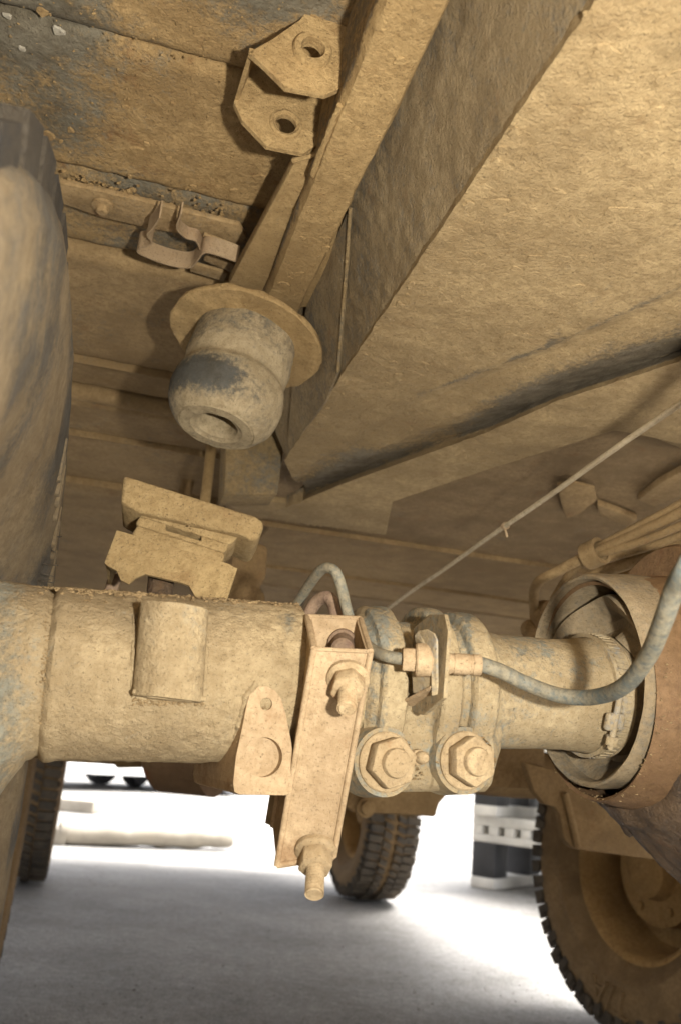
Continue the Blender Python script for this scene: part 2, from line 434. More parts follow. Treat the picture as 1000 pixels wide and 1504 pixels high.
b = sheet(beam_fn, 260, 160, UP * .02); rough(b, .0011, 60, 5, 5)
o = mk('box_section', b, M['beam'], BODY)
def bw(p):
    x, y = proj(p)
    # dark band along the groove above the lip, fading upwards
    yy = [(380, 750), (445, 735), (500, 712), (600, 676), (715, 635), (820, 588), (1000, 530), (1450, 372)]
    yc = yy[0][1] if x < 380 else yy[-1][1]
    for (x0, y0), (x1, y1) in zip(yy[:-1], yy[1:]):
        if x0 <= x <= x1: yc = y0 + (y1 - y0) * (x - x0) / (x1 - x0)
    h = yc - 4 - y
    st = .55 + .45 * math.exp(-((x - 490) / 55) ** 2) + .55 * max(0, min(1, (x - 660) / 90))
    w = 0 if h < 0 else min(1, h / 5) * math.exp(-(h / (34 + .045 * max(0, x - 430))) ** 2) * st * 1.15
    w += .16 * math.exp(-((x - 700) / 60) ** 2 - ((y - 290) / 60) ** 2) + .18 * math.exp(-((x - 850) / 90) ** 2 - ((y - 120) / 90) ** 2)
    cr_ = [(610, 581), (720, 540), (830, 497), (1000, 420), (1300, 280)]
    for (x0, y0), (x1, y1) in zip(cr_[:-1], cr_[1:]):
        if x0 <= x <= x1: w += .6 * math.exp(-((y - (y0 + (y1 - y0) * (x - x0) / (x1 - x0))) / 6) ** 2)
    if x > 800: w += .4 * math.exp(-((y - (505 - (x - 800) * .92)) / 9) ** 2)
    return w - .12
wear_tone(o, bw)
# flange joining the box section to the rail end
fl_ = [(333, 729), (440, 742), (600, 722), (576, 738), (566, 786), (345, 755)]
mk('end_flange', prism([onz(x, y, ZB - .004) for x, y in fl_], UP * .01, bev=.002), M['beam'], BODY)
# its side: a tall dark wall leaning against the rail, with a second plate lapped over the end
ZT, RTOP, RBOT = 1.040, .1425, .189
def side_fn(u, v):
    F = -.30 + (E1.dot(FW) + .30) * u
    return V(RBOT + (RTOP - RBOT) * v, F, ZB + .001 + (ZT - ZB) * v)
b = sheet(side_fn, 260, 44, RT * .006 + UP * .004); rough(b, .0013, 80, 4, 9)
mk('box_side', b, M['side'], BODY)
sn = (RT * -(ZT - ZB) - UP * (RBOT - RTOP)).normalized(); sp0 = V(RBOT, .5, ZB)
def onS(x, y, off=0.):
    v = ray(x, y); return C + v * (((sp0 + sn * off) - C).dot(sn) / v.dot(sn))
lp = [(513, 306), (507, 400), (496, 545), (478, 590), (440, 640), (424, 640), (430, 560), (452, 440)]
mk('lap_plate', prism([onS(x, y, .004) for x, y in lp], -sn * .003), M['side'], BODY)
bd = [onS(x, y, .004) for x, y in [(514, 306), (508, 400), (502, 470), (496, 545)]]
mk('weld_bead', tube(spline(bd, 6), .0016, 8), M['post'], BODY)
# rail end post
fpz = 1.13
b = prism([onF(x, y, fpz) for x, y in [(336, 560), (432, 560), (426, 600), (408, 727), (329, 727)]], FW * .06, bev=.004)
mk('rail_end_post', b, M['post'], BODY)
# mud runs along the edges
b = bmesh.new()
for k in range(46):
    t = random.random(); x = 450 + 550 * t; y = 733 - 203 * t + random.uniform(8, 24)
    clods(b, onz(x, y, ZB - .003), random.uniform(.0008, .002))
for k in range(140):
    t = random.random(); clods(b, onz(345 + 220 * t, 754 + 31 * t + random.uniform(-4, 1), ZB - .003), random.uniform(.001, .003))
mk('mud_drips', b, M['clod'], BODY, kind='stuff')

# cracked flakes of mud still stuck to the panels
def flake(bm, c, n, r, th):
    e1, e2 = basis(n); k = random.randint(9, 14); s_ = random.random() * 9; st = random.uniform(.5, 1.); ro = random.uniform(0, 3)
    lo, hi = [], []
    for i in range(k):
        a = 2 * math.pi * i / k; q = r * (1 + .55 * noise.noise(W3((math.cos(a) * 1.3 + s_, math.sin(a) * 1.3, s_))) + random.uniform(-.1, .1))
        x, y = q * math.cos(a), q * st * math.sin(a); x, y = x * math.cos(ro) - y * math.sin(ro), x * math.sin(ro) + y * math.cos(ro)
        lo.append(bm.verts.new(c + e1 * x + e2 * y - n * .001)); hi.append(bm.verts.new(c + (e1 * x + e2 * y) * .86 + n * th * random.uniform(.6, 1.2)))
    for i in range(k): bm.faces.new((lo[i], lo[(i + 1) % k], hi[(i + 1) % k], hi[i]))
    m_ = bm.verts.new(c + n * th)
    for i in range(k): bm.faces.new((hi[i], hi[(i + 1) % k], m_))
b = bmesh.new(); q = 0
while q < 36:
    x, y = random.uniform(480, 1000), random.uniform(0, 600)
    if y < 700 - 1.48 * (x - 418) * 1.0 + 40 or y > 660 - .50 * (x - 440): continue
    q += 1; flake(b, onz(x, y, ZB), -UP, random.uniform(.003, .010), random.uniform(.0003, .0007))
for k in range(26):
    t = random.random() ** 1.5; x = 425 + 455 * t; y = 665 - 672 * t
    flake(b, onz(x + random.uniform(0, 16), y + random.uniform(-2, 10), ZB), -UP, random.uniform(.002, .005), random.uniform(.0006, .0012))
mk('mud_flakes', b, M['beam'], BODY, kind='stuff')
b = bmesh.new()
for k in range(16):
    t = random.random(); flake(b, V(random.uniform(.103, .134), .3 + .45 * t, 1.0098), -UP, random.uniform(.002, .006), random.uniform(.0004, .0009))
mk('mud_flakes', b, M['rail'], BODY, kind='stuff')
b = bmesh.new()
for k in range(45):
    flake(b, V(random.uniform(-.25, .09), random.uniform(.38, .75), 1.0835), -UP, random.uniform(.002, .007), random.uniform(.0004, .001))
mk('mud_flakes', b, M['floor'], BODY, kind='stuff')

b = bmesh.new()
for x, y, r in [(12, 24, .0045), (86, 46, .0062), (33, 72, .0045)]: flake(b, onz(x, y, 1.0825), -UP, r * .72, .001)
mk('paint_chips', b, M['chip'], BODY, kind='stuff')
# shock absorber bracket on the rail
F1, F2 = .503, .568
nb = [(366, 77), (388, 96), (420, 128), (478, 139), (514, 124), (556, 40), (560, -60), (500, -40), (440, 30), (400, 58)]
fb_ = [(344, 150), (356, 176), (392, 214), (446, 225), (492, 196), (520, 150), (520, 100), (470, 90), (372, 83)]
SB = mk('shock_bracket', prism([onF(x, y, F1) for x, y in nb], FW * .0045, holes=[ringpts(onF(458, 76, F1), FW, .0080, 20)], bev=0), M['rail'], BODY, smooth=False)
c = onF(458, 76, F1)
mk('boss', lathe(c, -FW, [(0, .0138), (.003, .0138), (.0044, .0127), (.0044, .0086), (-.004, .0080)], 28), M['rail'], SB)
mk('flange', prism([onF(x, y, F2) for x, y in fb_], FW * .0045, holes=[ringpts(onF(420, 182, F2), FW, .0082, 20)]), M['rail'], SB, smooth=False)
c2 = onF(420, 182, F2)
mk('boss', lathe(c2, -FW, [(0, .0127), (.001, .0124), (.0018, .0105), (.0, .0085)], 28), M['rail'], SB)
a0 = onF(366, 77, F1); a1 = onF(344, 150, F2 + .0045)
w0 = a1 + (onF(356, 176, F2) - onF(344, 150, F2)) * .0
top = UP * (1.08 - a0.z)
mk('web', prism([a0, a1, onF(371, 86, F2 + .0045), a0 + UP * .004], RT * .003), M['rail'], SB, smooth=False)

b = tube(spline([V(.0985, .50, 1.0125), V(.0985, .53, 1.0125), V(.0985, .58, 1.0125)], 8), .0022, 8)
for v in b.verts: v.co += W3((noise.noise(v.co * 260), noise.noise(v.co * 250), 0)) * .0016
mk('weld_bead', b, M['rail'], BODY)
b = tube(spline([onz(430, 236, 1.0255), onz(470, 226, 1.0255)], 4), .002, 8); mk('weld_bead', b, M['rail'], BODY)

# strip with hose clip on the pan
strip = [(20, 262), (70, 266), (150, 282), (250, 306), (352, 332), (362, 350), (344, 368), (300, 350), (230, 338), (150, 320), (75, 294), (20, 284)]
ST = mk('mounting_strip', prism([onz(x, y, 1.072) for x, y in strip], UP * .006, bev=.0015), M['floor2'], BODY)
c = onz(152, 300, 1.071)
b = lathe(c, -UP, [(0, .0105), (.003, .0105), (.004, .006), (.008, .0058), (.0095, .004), (.0095, .0001)], 20); mk('bolt', b, M['floor2'], ST)
def ribbon(top_, drop, th):
    b = bmesh.new(); st = []
    for i, p in enumerate(top_):
        t_ = (top_[min(i + 1, len(top_) - 1)] - top_[max(i - 1, 0)]).normalized(); n_ = t_.cross(UP).normalized() * th
        st.append([b.verts.new(q) for q in (p, p + n_, p + n_ + drop, p + drop)])
    for A_, B_ in zip(st[:-1], st[1:]):
        for k in range(4): b.faces.new((A_[k], A_[(k + 1) % 4], B_[(k + 1) % 4], B_[k]))
    b.faces.new(st[0]); b.faces.new(st[-1])
    return b
path = [(238, 306), (228, 322), (220, 332), (226, 344), (216, 350), (208, 352), (207, 360), (232, 372), (262, 381), (285, 382), (296, 370), (306, 360), (330, 366), (352, 374)]
top_ = spline([onz(x, y - 12, 1.060) for x, y in path], 5)
mk('hose_clip', ribbon(top_, -UP * .019 - FW * .001, .0016), M['plate'], ST)
path = [(268, 308), (262, 330), (275, 345), (290, 350), (296, 362)]
top_ = spline([onz(x, y - 12, 1.062) for x, y in path], 5)
mk('hose_clip', ribbon(top_, -UP * .013, .0016), M['plate'], ST)
for x0, y0, x1, y1 in [(300, 345, 345, 362), (305, 372, 345, 388), (285, 388, 335, 402)]:
    p = [onz(x0, y0, 1.066), onz(x1, y1, 1.066), onz(x1 - 6, y1 + 12, 1.066), onz(x0 - 6, y0 + 11, 1.066)]
    mk('tab', prism(p, UP * .004, bev=.001), M['floor2'], ST)
b = bmesh.new()
for k in range(150):
    x = random.uniform(60, 330) if random.random() < .4 else random.uniform(60, 200); y = 262 + (x - 60) * .2 + random.gauss(0, 9)
    clods(b, onz(x, y, 1.079), random.uniform(.001, .0036) * (1.0 if x < 200 else .6))
for k in range(260):
    x = random.uniform(0, 430); y = random.uniform(0, 330); clods(b, onz(x, y, 1.082), random.uniform(.0005, .0013))
mk('mud_clods', b, M['floor'], BODY, kind='stuff')
# bits hanging from the right hand pan
b = prism([onz(x, y, ZC - .012) for x, y in [(817, 712), (838, 708), (872, 716), (876, 735), (850, 755), (832, 762), (824, 742)]], UP * .004, bev=.001)
mk('mud_flake', b, M['floor2'], BODY)
b = prism([onz(x, y, ZC - .015) for x, y in [(876, 742), (905, 752), (935, 764), (925, 776), (880, 758)]], UP * .012, bev=.003); mk('stiffener', b, M['floor2'], BODY)
b = prism([onz(x, y, ZC - .015) for x, y in [(935, 735), (960, 745), (1000, 728), (1060, 700), (1060, 660), (965, 712)]], UP * .012, bev=.003); mk('stiffener', b, M['floor2'], BODY)
b = prism([onz(x, y, ZC - .02) for x, y in [(908, 630), (950, 640), (1000, 660), (1100, 690), (1100, 600)]], UP * .012, bev=.003); mk('stiffener', b, M['beam'], BODY)
# pipes and stays far back between post and pad
mk('pipe', tube([onF(314, 630, 1.22), onF(299, 760, 1.22)], .0075, 12), M['rail'], BODY)
mk('pipe', tube([onF(296, 640, 1.7), onF(262, 760, 1.7)], .013, 12), M['dull'], BODY)
b = prism([onF(x, y, 1.25) for x, y in [(345, 790), (395, 800), (392, 850), (380, 862), (392, 872), (388, 905), (330, 905)]], FW * .05, bev=.008); mk('stay_bracket', b, M['dull'], BODY)

# ------------------------------------------------------------------ bump stop
dc = onz(362, 500, .984)
axd = (-UP - RT * .19 - FW * .15).normalized()
bs_t = thing('bump_stop', 'black rubber bump stop with dust coat hanging below a round steel plate', 'bump stop', dc)
kpx = (dc - C).dot(cf) / FP
Rd = 114 * kpx
b = lathe(dc, axd, [(-.014, .02), (-.006, Rd * .6), (-.004, Rd * .98), (-.002, Rd), (.0015, Rd), (.003, Rd * .985), (.002, Rd * .7), (.002, .02)], 96, sub=.004); rough(b, .0016, 60, 4)
o = mk('mounting_plate', b, M['rail'], bs_t)
r_ = 75 * kpx
prof = [(.0, r_ * .98), (.010, r_ * 1.0), (.030, r_ * 1.02), (.040, r_ * 1.0), (.045, r_ * .97), (.049, r_ * .962), (.053, r_ * .98), (.056, r_ * 1.03), (.063, r_ * 1.065), (.075, r_ * 1.085), (.087, r_ * 1.06), (.096, r_ * .99), (.1035, r_ * .88), (.1078, r_ * .79), (.1092, r_ * .735), (.1098, r_ * .73), (.1088, r_ * .715), (.1102, r_ * .70), (.1102, r_ * .50), (.1085, r_ * .47), (.1075, r_ * .40), (.105, r_ * .375), (.09, r_ * .36), (.075, r_ * .34), (.075, .0005)]
prof = [(t * .98, r) for t, r in prof]
b = lathe(dc, axd, prof, 96, sub=.0025); rough(b, .0007, 90, 4)
o = mk('rubber_block', b, M['rubber'], bs_t)
def bwear(p):
    x, y = proj(p)
    q = (p - dc); t = q.dot(axd)
    w = 0
    if .047 < t < .1045 and (q - axd * t).length > r_ * .62: w = 1.15 * math.exp(-(((x - 300) / 66) ** 2)) * math.exp(-(((t - .080) / .02) ** 2))
    if t < .035: w += .28
    return w - .22
wear_tone(o, bwear)

# ------------------------------------------------------------------ near wheels
def wheel(label, hub, group, big=True, text=False, mirror=1, ph=0., steer=0., near=False):
    k_ = 1.17 if near else 1.; rr = .205 * k_; tm_, rm_ = (M['tyre'], M['dull']) if near else (M['tyre2'], M['rimmud'])
    ax = (RT * math.cos(steer) + FW * math.sin(steer)) * -mirror               # pointing to the vehicle's middle
    t = thing('wheel', label, 'wheel', hub, group)
    p = [(.070, rr + .002), (.082, rr + .012), (.098, rr + .03), (.110, .250), (.1135, .254), (.1135, .26), (.112, .264), (.118, .292 * k_), (.117, .318 * k_), (.110, .338 * k_), (.1, .352 * k_), (.09, .362 * k_), (.05, .367 * k_), (0, .369 * k_)]
    if near: p = [(a, r * 1.10) for a, r in [(.070, .205), (.080, .217), (.098, .25), (.110, .28), (.1155, .305), (.118, .33), (.118, .362), (.113, .378), (.100, .388), (.05, .392), (0, .393)]]
    prof = p + [(-a, r) for a, r in p[-2::-1]]
    b = lathe(hub, ax, prof, 120, sub=.012)
    if near: rough(b, .0012, 40, 4)
    rings = mk('tyre', b, tm_, t)
    if near: wear_tone(rings, lambda p: .75 * (noise.noise(p * 16) + .5 * noise.noise(p * 37)) + .25 * max(0, (p.z - .66) / .2))
    b = bmesh.new(); e1, e2 = basis(ax)
    n = 44 if near else 58
    def lug(th0, th1, s0, s1, r0, r1, sk):
        vs = []; r1 += random.uniform(-.005, .002); th1 += random.uniform(-.008, .004)
        for r in (r0 * k_, r1 * k_):
            for s, th in ((s0, th0), (s1, th0 + sk), (s1, th1 + sk), (s0, th1)):
                f = .002 if r == r1 else 0
                a_ = th + ph + (f if th in (th0,) else -f)
                vs.append(hub + ax * s + (e1 * math.cos(a_) + e2 * math.sin(a_)) * r)
        P = [b.verts.new(v) for v in vs]
        for f in ((0, 1, 2, 3), (4, 5, 6, 7), (0, 1, 5, 4), (1, 2, 6, 5), (2, 3, 7, 6), (3, 0, 4, 7)): b.faces.new([P[i] for i in f])
    d = 2 * math.pi / n
    for k in range(n):
        a_ = k * d
        for sg in (1, -1):
            lug(a_, a_ + d * .78, sg * .052, sg * (.108 if near else .108 + .004 * (k % 2)), .350, .379, sg * d * .12)
            lug(a_ + d * .3, a_ + d * .92, sg * .012, sg * .047, .360, .385, sg * d * .35)
            # shoulder blocks that run down the sidewall
            if not near: lug(a_ + d * .12, a_ + d * .7, sg * .096, sg * .1165, .325 + .012 * (k % 2), .366, 0)
    mk('tread', b, M['tread_near'] if near else M['tread'], rings, smooth=False, kind='stuff')
    rp = [(.078, rr + .012), (.080, rr + .006), (.074, rr - .003), (.055, rr - .010), (.02, rr - .018), (-.03, rr - .022), (-.05, rr - .03), (-.056, .12), (-.04, .10), (-.036, .075), (-.036, .001)]
    rim = mk('rim', lathe(hub, ax, rp, 72, sub=.02), rm_, t)
    hb = lathe(hub, ax, [(-.036, .13), (.01, .13), (.014, .122), (.016, .07), (.05, .062), (.055, .05), (.055, .001)], 40)
    mk('hub', hb, rm_, t)
    for k in range(6):
        c = hub + (e1 * math.cos(k * math.pi / 3) + e2 * math.sin(k * math.pi / 3)) * .1 + ax * .0125
        bb = bmesh.new(); hexa(bb, c, ax, .011, .01); mk('wheel_nut', bb, rm_, rim)
    return t, rings, ax
HUBN = V(-.174, .585, .462)
t_near, near_tyre, nax = wheel('blurred dusty tyre rising close to the lens beside the axle end', HUBN, 'wheels of the vehicle', mirror=-1, near=True)
# raised lettering and vent hairs on its sidewall
b = bmesh.new(); e1, e2 = basis(nax)
def side_pt(th, r, off=0.0): return HUBN + nax * (.1185 + off) + (e1 * math.cos(th) + e2 * math.sin(th)) * r
thF = math.atan2(FW.dot(e2), FW.dot(e1)); sgn = 1 if (UP.dot(e2) * math.cos(thF) - UP.dot(e1) * math.sin(thF)) > 0 else -1
for k in range(8):
    th = thF + sgn * (1.15 - .09 * k)
    for sg, (ra, rb, s0, s1) in enumerate([(.341, .374, -.03, .012), (.344, .377, .012, .05)]):
        if (k + sg) % 4 == 3: continue
        q = [side_pt(th + s0 * sgn, ra), side_pt(th + (s0 + .014) * sgn, ra), side_pt(th + (s1 + .014) * sgn, rb), side_pt(th + s1 * sgn, rb)]
        prism([x - nax * .006 for x in q], nax * .0072, bev=.0008, bm=b)
mk('raised_marks', b, M['tyre'], near_tyre)
b = bmesh.new()
for k in range(15):
    th = thF + sgn * random.uniform(.45, 1.2); r = random.uniform(.30, .36)
    p = side_pt(th, r, -.004); q = p + nax * random.uniform(.007, .012) + W3((random.gauss(0, .002), random.gauss(0, .002), random.gauss(0, .002)))
    tube([p, q], .0004, 4, b)
mk('vent_hairs', b, M['tread'], near_tyre, kind='stuff')

H2 = at(968, 1260, 2.24)
t2, ty2, ax2 = wheel('muddy wheel at the right edge, its hollow rim facing the axle', W3((H2.x, H2.y, .386)), 'wheels of the vehicle', ph=.05, steer=.17)
H3 = V(1.30, 4.15, .386)
wheel('dark knobbly wheel standing far under the clamped casting', H3, 'wheels of the vehicle', ph=.02)
wheel('half hidden wheel just behind the blurred near tyre', V(-.232, 2.0, .386), 'wheels of the vehicle', mirror=-1)
wheel('narrow sliver of a far wheel beyond the near tyre', V(-.205, 4.15, .386), 'wheels of the vehicle', mirror=-1)
# raised letters on the right hand tyre
def text_mesh(txt, size, depth):
    cu_ = bpy.data.curves.new('t', 'FONT'); cu_.body = txt; cu_.size = size; cu_.extrude = depth; cu_.align_x = 'CENTER'; cu_.align_y = 'CENTER'
    o = bpy.data.objects.new('t', cu_); COL.objects.link(o); dg = bpy.context.evaluated_depsgraph_get()
    me = bpy.data.meshes.new_from_object(o.evaluated_get(dg)); bpy.data.objects.remove(o); bpy.data.curves.remove(cu_)
    return me
tm = text_mesh('T/A', .085, .003); b = bmesh.new(); b.from_mesh(tm); bpy.data.meshes.remove(tm)
hub2 = W3((H2.x, H2.y, .386)); e1, e2 = basis(ax2)
down = -UP; rad = (down - ax2 * down.dot(ax2)); rad = (rad.normalized() * .97 + ax2.cross(rad.normalized()) * .16 * (1 if ax2.cross(rad).dot(cr) < 0 else -1)).normalized(); tan = ax2.cross(rad).normalized()
for v in b.verts:
    x, y, z = v.co
    v.co = hub2 + rad * (.295 + y) + tan * (-x) + ax2 * (.1185 + z * 1.9)
mk('raised_letters', b, M['tyre2'], ty2, smooth=False)

# ------------------------------------------------------------------ axle
A0 = at(60, 988, .61); A1 = at(800, 1018, .72)
axa = (A1 - A0).normalized()
def tpx(px):
    lo, hi = -.3, .9
    for _ in range(50):
        m = (lo + hi) / 2
        if proj(A0 + axa * m)[0] < px: lo = m
        else: hi = m
    return lo
def dep(px): return (A0 + axa * tpx(px) - C).dot(cf)
def cpt(px): return A0 + axa * tpx(px)
e1a, e2a = basis(axa)      # basis used by lathe
AX = thing('axle_housing', 'dust covered axle tube crossing the picture with clamped casting and hollow bracket', 'axle', cpt(250))
def prof_px(l): return [(tpx(x), r) for x, r in l]
tl = tpx(52)
def rfL(t, r, th):
    d = e1a * math.cos(th) + e2a * math.sin(th)
    if t < tl:
        k = (tl - t)
        r = r + max(0, -d.z) ** 2 * k * 1.5 + max(0, d.z) ** 2 * k * .04
    return r
pl_ = prof_px([(-160, .062), (-60, .0615), (30, .0590), (52, .0584), (60, .0574), (65, .0556), (69, .0552), (73, .0575), (78, .0592), (86, .0592), (94, .0583), (250, .0582), (428, .0578), (431, .0560)])
b = lathe(A0, axa, pl_, 150, sub=.0022, rf=rfL); rough(b, .0010, 95, 5, 2)
o = mk('left_tube', b, M['axle'], AX)
o.name = 'axle_tube'
wear_tone(o, lambda p: .5 * math.exp(-((proj(p)[0] - 425) / 14) ** 2) * math.exp(-((proj(p)[1] - 910) / 25) ** 2) + .5 * math.exp(-((proj(p)[0] + 5) / 45) ** 2) - .05)
mk('inner_sleeve', lathe(A0, axa, prof_px([(425, .047), (470, .047), (520, .047)]), 64), M['axle'], AX)
# cast section with two clamp rings
xm = tpx(610)
def rfC(t, r, th):
    d = e1a * math.cos(th) + e2a * math.sin(th)
    dn = max(0, -d.z)
    if r > .0465:
        # flat-bottomed lower half carrying the bolts
        lim = .0755
        flat = lim / max(dn, .001)
        r2 = r + (min(flat, .088) - r) * max(0, min(1, (dn - .58) / .34)) ** 1.3 * min(1, max(0, (tpx(716) - t)) / .02) if dn > .58 else r
        return max(r, r2)
    return r
pc = prof_px([(510, .047), (516, .052), (522, .0545), (524, .0590), (528, .0606), (548, .0614), (556, .0608), (559, .0585), (561, .0530), (570, .0505), (592, .0500), (599, .0505), (602, .0530), (604, .0600), (608, .0620), (622, .0626), (629, .0618), (632, .0590), (634, .0535), (641, .0512), (648, .0530), (650, .0575), (653, .0598), (668, .0607), (680, .0600), (684, .0580), (687, .0520), (693, .0495), (702, .0472), (712, .0458), (720, .0452)])
b = lathe(A0, axa, pc, 140, sub=.0013, rf=rfC); rough(b, .0005, 80, 4, 4)
o = mk('clamp_casting', b, M['cast'], AX)
def cw(p):
    x, y = proj(p); w = -.12
    if y < 985 and 520 < x < 690: w += .2
    if 535 < x < 570 and y < 1075: w += .22
    w += .25 * math.exp(-((x - 690) / 10) ** 2) * (1 if y < 1000 else 0)
    return w
wear_tone(o, cw)
pt = prof_px([(700, .0462), (716, .0447), (780, .0440), (820, .0442), (838, .0452), (850, .0466), (858, .0470), (880, .0470)])
b = lathe(A0, axa, pt, 120, sub=.0022); rough(b, .0006, 60, 4, 6)
o = mk('end_tube', b, M['cast'], AX)
wear_tone(o, lambda p: .22 * math.exp(-((proj(p)[1] - 950) / 45) ** 2) - .16)
fr = -FW
def on_tube(px, py, R, lift=0.):
    """point where the sight line first meets a cylinder of radius R around the axle."""
    d = ray(px, py); w = C - A0; dp = d - axa * d.dot(axa); wp = w - axa * w.dot(axa)
    a = dp.dot(dp); bq = 2 * dp.dot(wp); c_ = wp.dot(wp) - (R + lift) ** 2
    disc = bq * bq - 4 * a * c_
    if disc < 0: disc = 0
    return C + d * ((-bq - math.sqrt(disc)) / (2 * a))
# bolts of the clamp
def bolt(px, py, R, rw, rh, hh, rs, hs, ax, ph=0., mat='bolt', boss=None, thread=False, wash=.003, rot=None):
    d0 = R
    c = at(px, py, d0); ax = ax.normalized()
    if boss:
        mk('bolt_boss', lathe(c - ax * boss[1], ax, [(0, boss[0] * 1.12), (boss[1] * .6, boss[0] * 1.04), (boss[1], boss[0]), (boss[1], .004)], 40), M['cast'], AX)
    if thread:
        pr = []; z = 0
        while z < hs: pr += [(z, rs), (z + .0006, rs * .90), (z + .0012, rs)]; z += .0013
        pr += [(hs, rs * .95), (hs + .0015, rs * .8), (hs + .0015, .0002)]
    else: pr = [(0, rs), (hs - .002, rs), (hs - .0006, rs * .93), (hs, rs * .8), (hs + .0006, .0002)]
    st = mk('stud', lathe(c + ax * wash, ax, pr, 28), M[mat], AX)
    mk('washer', lathe(c, ax, [(0, rw), (wash * .7, rw), (wash, rw * .95), (wash, .002)], 40), M[mat], st)
    bb = bmesh.new(); hexa(bb, c + ax * wash, ax, rh, hh, ph, .0016); mk('hex_nut', bb, M[mat], st)
    return st
dB = dep(570) - .068
bolt(566, 1119, dB, .0205, .0178, .0125, .0100, .0175, -FW + RT * .12 - UP * .02, .35, boss=(.0235, .03))
bolt(682, 1117, dep(690) - .068, .0205, .0178, .0125, .0100, .0175, -FW + RT * .12 - UP * .02, .6, boss=(.0235, .03))
c = at(607, 1112, dep(600) - .062)
b = bmesh.new(); hexa(b, c, -FW + RT * .3, .0062, .007, .2, .0006); lathe(c, -FW + RT * .3, [(.006, .0042), (.010, .0046), (.013, .004), (.0145, .0025), (.0145, .0002)], 20, b)
mk('grease_nipple', b, M['bolt'], AX)
# pad on the tube
def pad_fn(u, v):
    a = (u - .5) * 2
    x = 252 + 53 * a
    y = 896 + (1023 - 896) * v
    base = at(252, 960, dep(252) - .0583)
    p = base + RT * (a * .0225) + (UP + RT * -.055) * (.0310 - .060 * v) - FW * (.0205 * math.sqrt(max(0, 1 - (a * .985) ** 2)) - .004)
    return p
b = sheet(pad_fn, 70, 60, FW * .028); rough(b, .0006, 70, 4, 7); mk('curved_pad', b, M['axle'], AX)
bb = at(250, 1019, dep(252) - .0583)
b = prism([bb - RT * .0245, bb + RT * .0230, bb + RT * .0230 - UP * .003, bb + RT * .012 - UP * .0045, bb - RT * .012 - UP * .0045, bb - RT * .0245 - UP * .003], FW * .03, bev=.0012)
for v in b.verts: v.co -= FW * .0115
mk('pad_ledge', b, M['axle'], AX)
# lug with blind hole
Lp = at(388, 1090, dep(388) - .0675); FL = Lp.dot(FW)
out = [(343, 1150), (345, 1163), (352, 1167), (420, 1168), (429, 1162), (432, 1130), (428, 1090), (420, 1050), (413, 1026), (404, 1014), (392, 1008), (378, 1009), (368, 1018), (363, 1034), (356, 1070), (347, 1112)]
LG = mk('lug', prism([onF(x, y, FL) for x, y in out], FW * .13 - RT * .012, holes=[ringpts(onF(387, 1112, FL), FW, .0128, 28), ringpts(onF(391, 1034, FL), FW, .0042, 16)]), M['plate'], AX, smooth=False)
for (x, y, r, dd) in [(387, 1112, .0128, .0075), (391, 1034, .0042, .014)]:
    c = onF(x, y, FL)
    b = lathe(c, FW, [(dd, r * 1.01), (dd + .001, r * .6), (dd + .0015, .0004)], 28); mk('hole_floor', b, M['plate'], LG)
c = onF(391, 1034, FL); b = bmesh.new()
for k in range(5): clods(b, c + FW * .004 + RT * random.uniform(-.003, .003) + UP * random.uniform(-.003, .003), .0013)
mk('hole_dirt', b, M['clod'], LG, kind='stuff')
b = bmesh.new()
for k in range(150):
    t = random.random(); s_ = random.random()
    p = onF(363 - 20 * t, 1020 + 140 * t, FL + .004 + .05 * s_); clods(b, p, random.uniform(.0012, .003))
mk('mud_crust', b, M['clod'], LG, kind='stuff')
# hollow square bracket
def ccp(x, y, d): return at(x, y, d)
dF = dep(490) - .088
f_tl, f_tr = ccp(461, 953, dF), ccp(544, 957, dF)
f_bl, f_br = ccp(407, 1271, dF + .012), ccp(490, 1258, dF + .012)
b_tl, b_tr = ccp(451, 906, dF + .052), ccp(529, 909, dF + .052)
b_bl = ccp(401, 1214, dF + .060); b_br = b_bl + (f_br - f_bl) * .98
HB = None
def wall4(a, bq, c, d, inward, name, th=.0032, holes=()):
    nrm = (bq - a).cross(d - a).normalized()
    if nrm.dot(inward) < 0: nrm = -nrm
    return mk(name, prism([a, bq, c, d], nrm * th, holes=holes), M['plate'], HB or AX, smooth=False)
cen = (f_tl + f_br + b_tl + b_br) / 4
HB = wall4(f_tl, f_tr, f_br, f_bl, cen - f_tl, 'hollow_bracket')
wall4(f_tl, f_bl, b_bl, b_tl, cen - f_tl, 'side_wall')
wall4(f_tr, f_br, b_br, b_tr, cen - f_tr, 'side_wall')
wall4(b_tl, b_tr, b_br, b_bl, cen - b_tl, 'back_wall')
nF = (f_tr - f_tl).cross(f_bl - f_tl).normalized()
if nF.dot(C - f_tl) < 0: nF = -nF
b = tube([f_tl, f_bl], .0022, 10); tube([f_tr, f_br], .0022, 10, b); tube([f_bl, f_br], .0022, 10, b); tube([b_tl, b_bl], .0022, 10, b); tube([f_tl, f_tr], .0015, 8, b); tube([f_tr, b_tr], .0022, 8, b); tube([f_tl, b_tl], .0022, 8, b); tube([b_tl, b_tr], .0022, 8, b)
mk('rolled_edge', b, M['plate'], HB)
axn = (nF * 1 - UP * .22 + RT * .03).normalized()
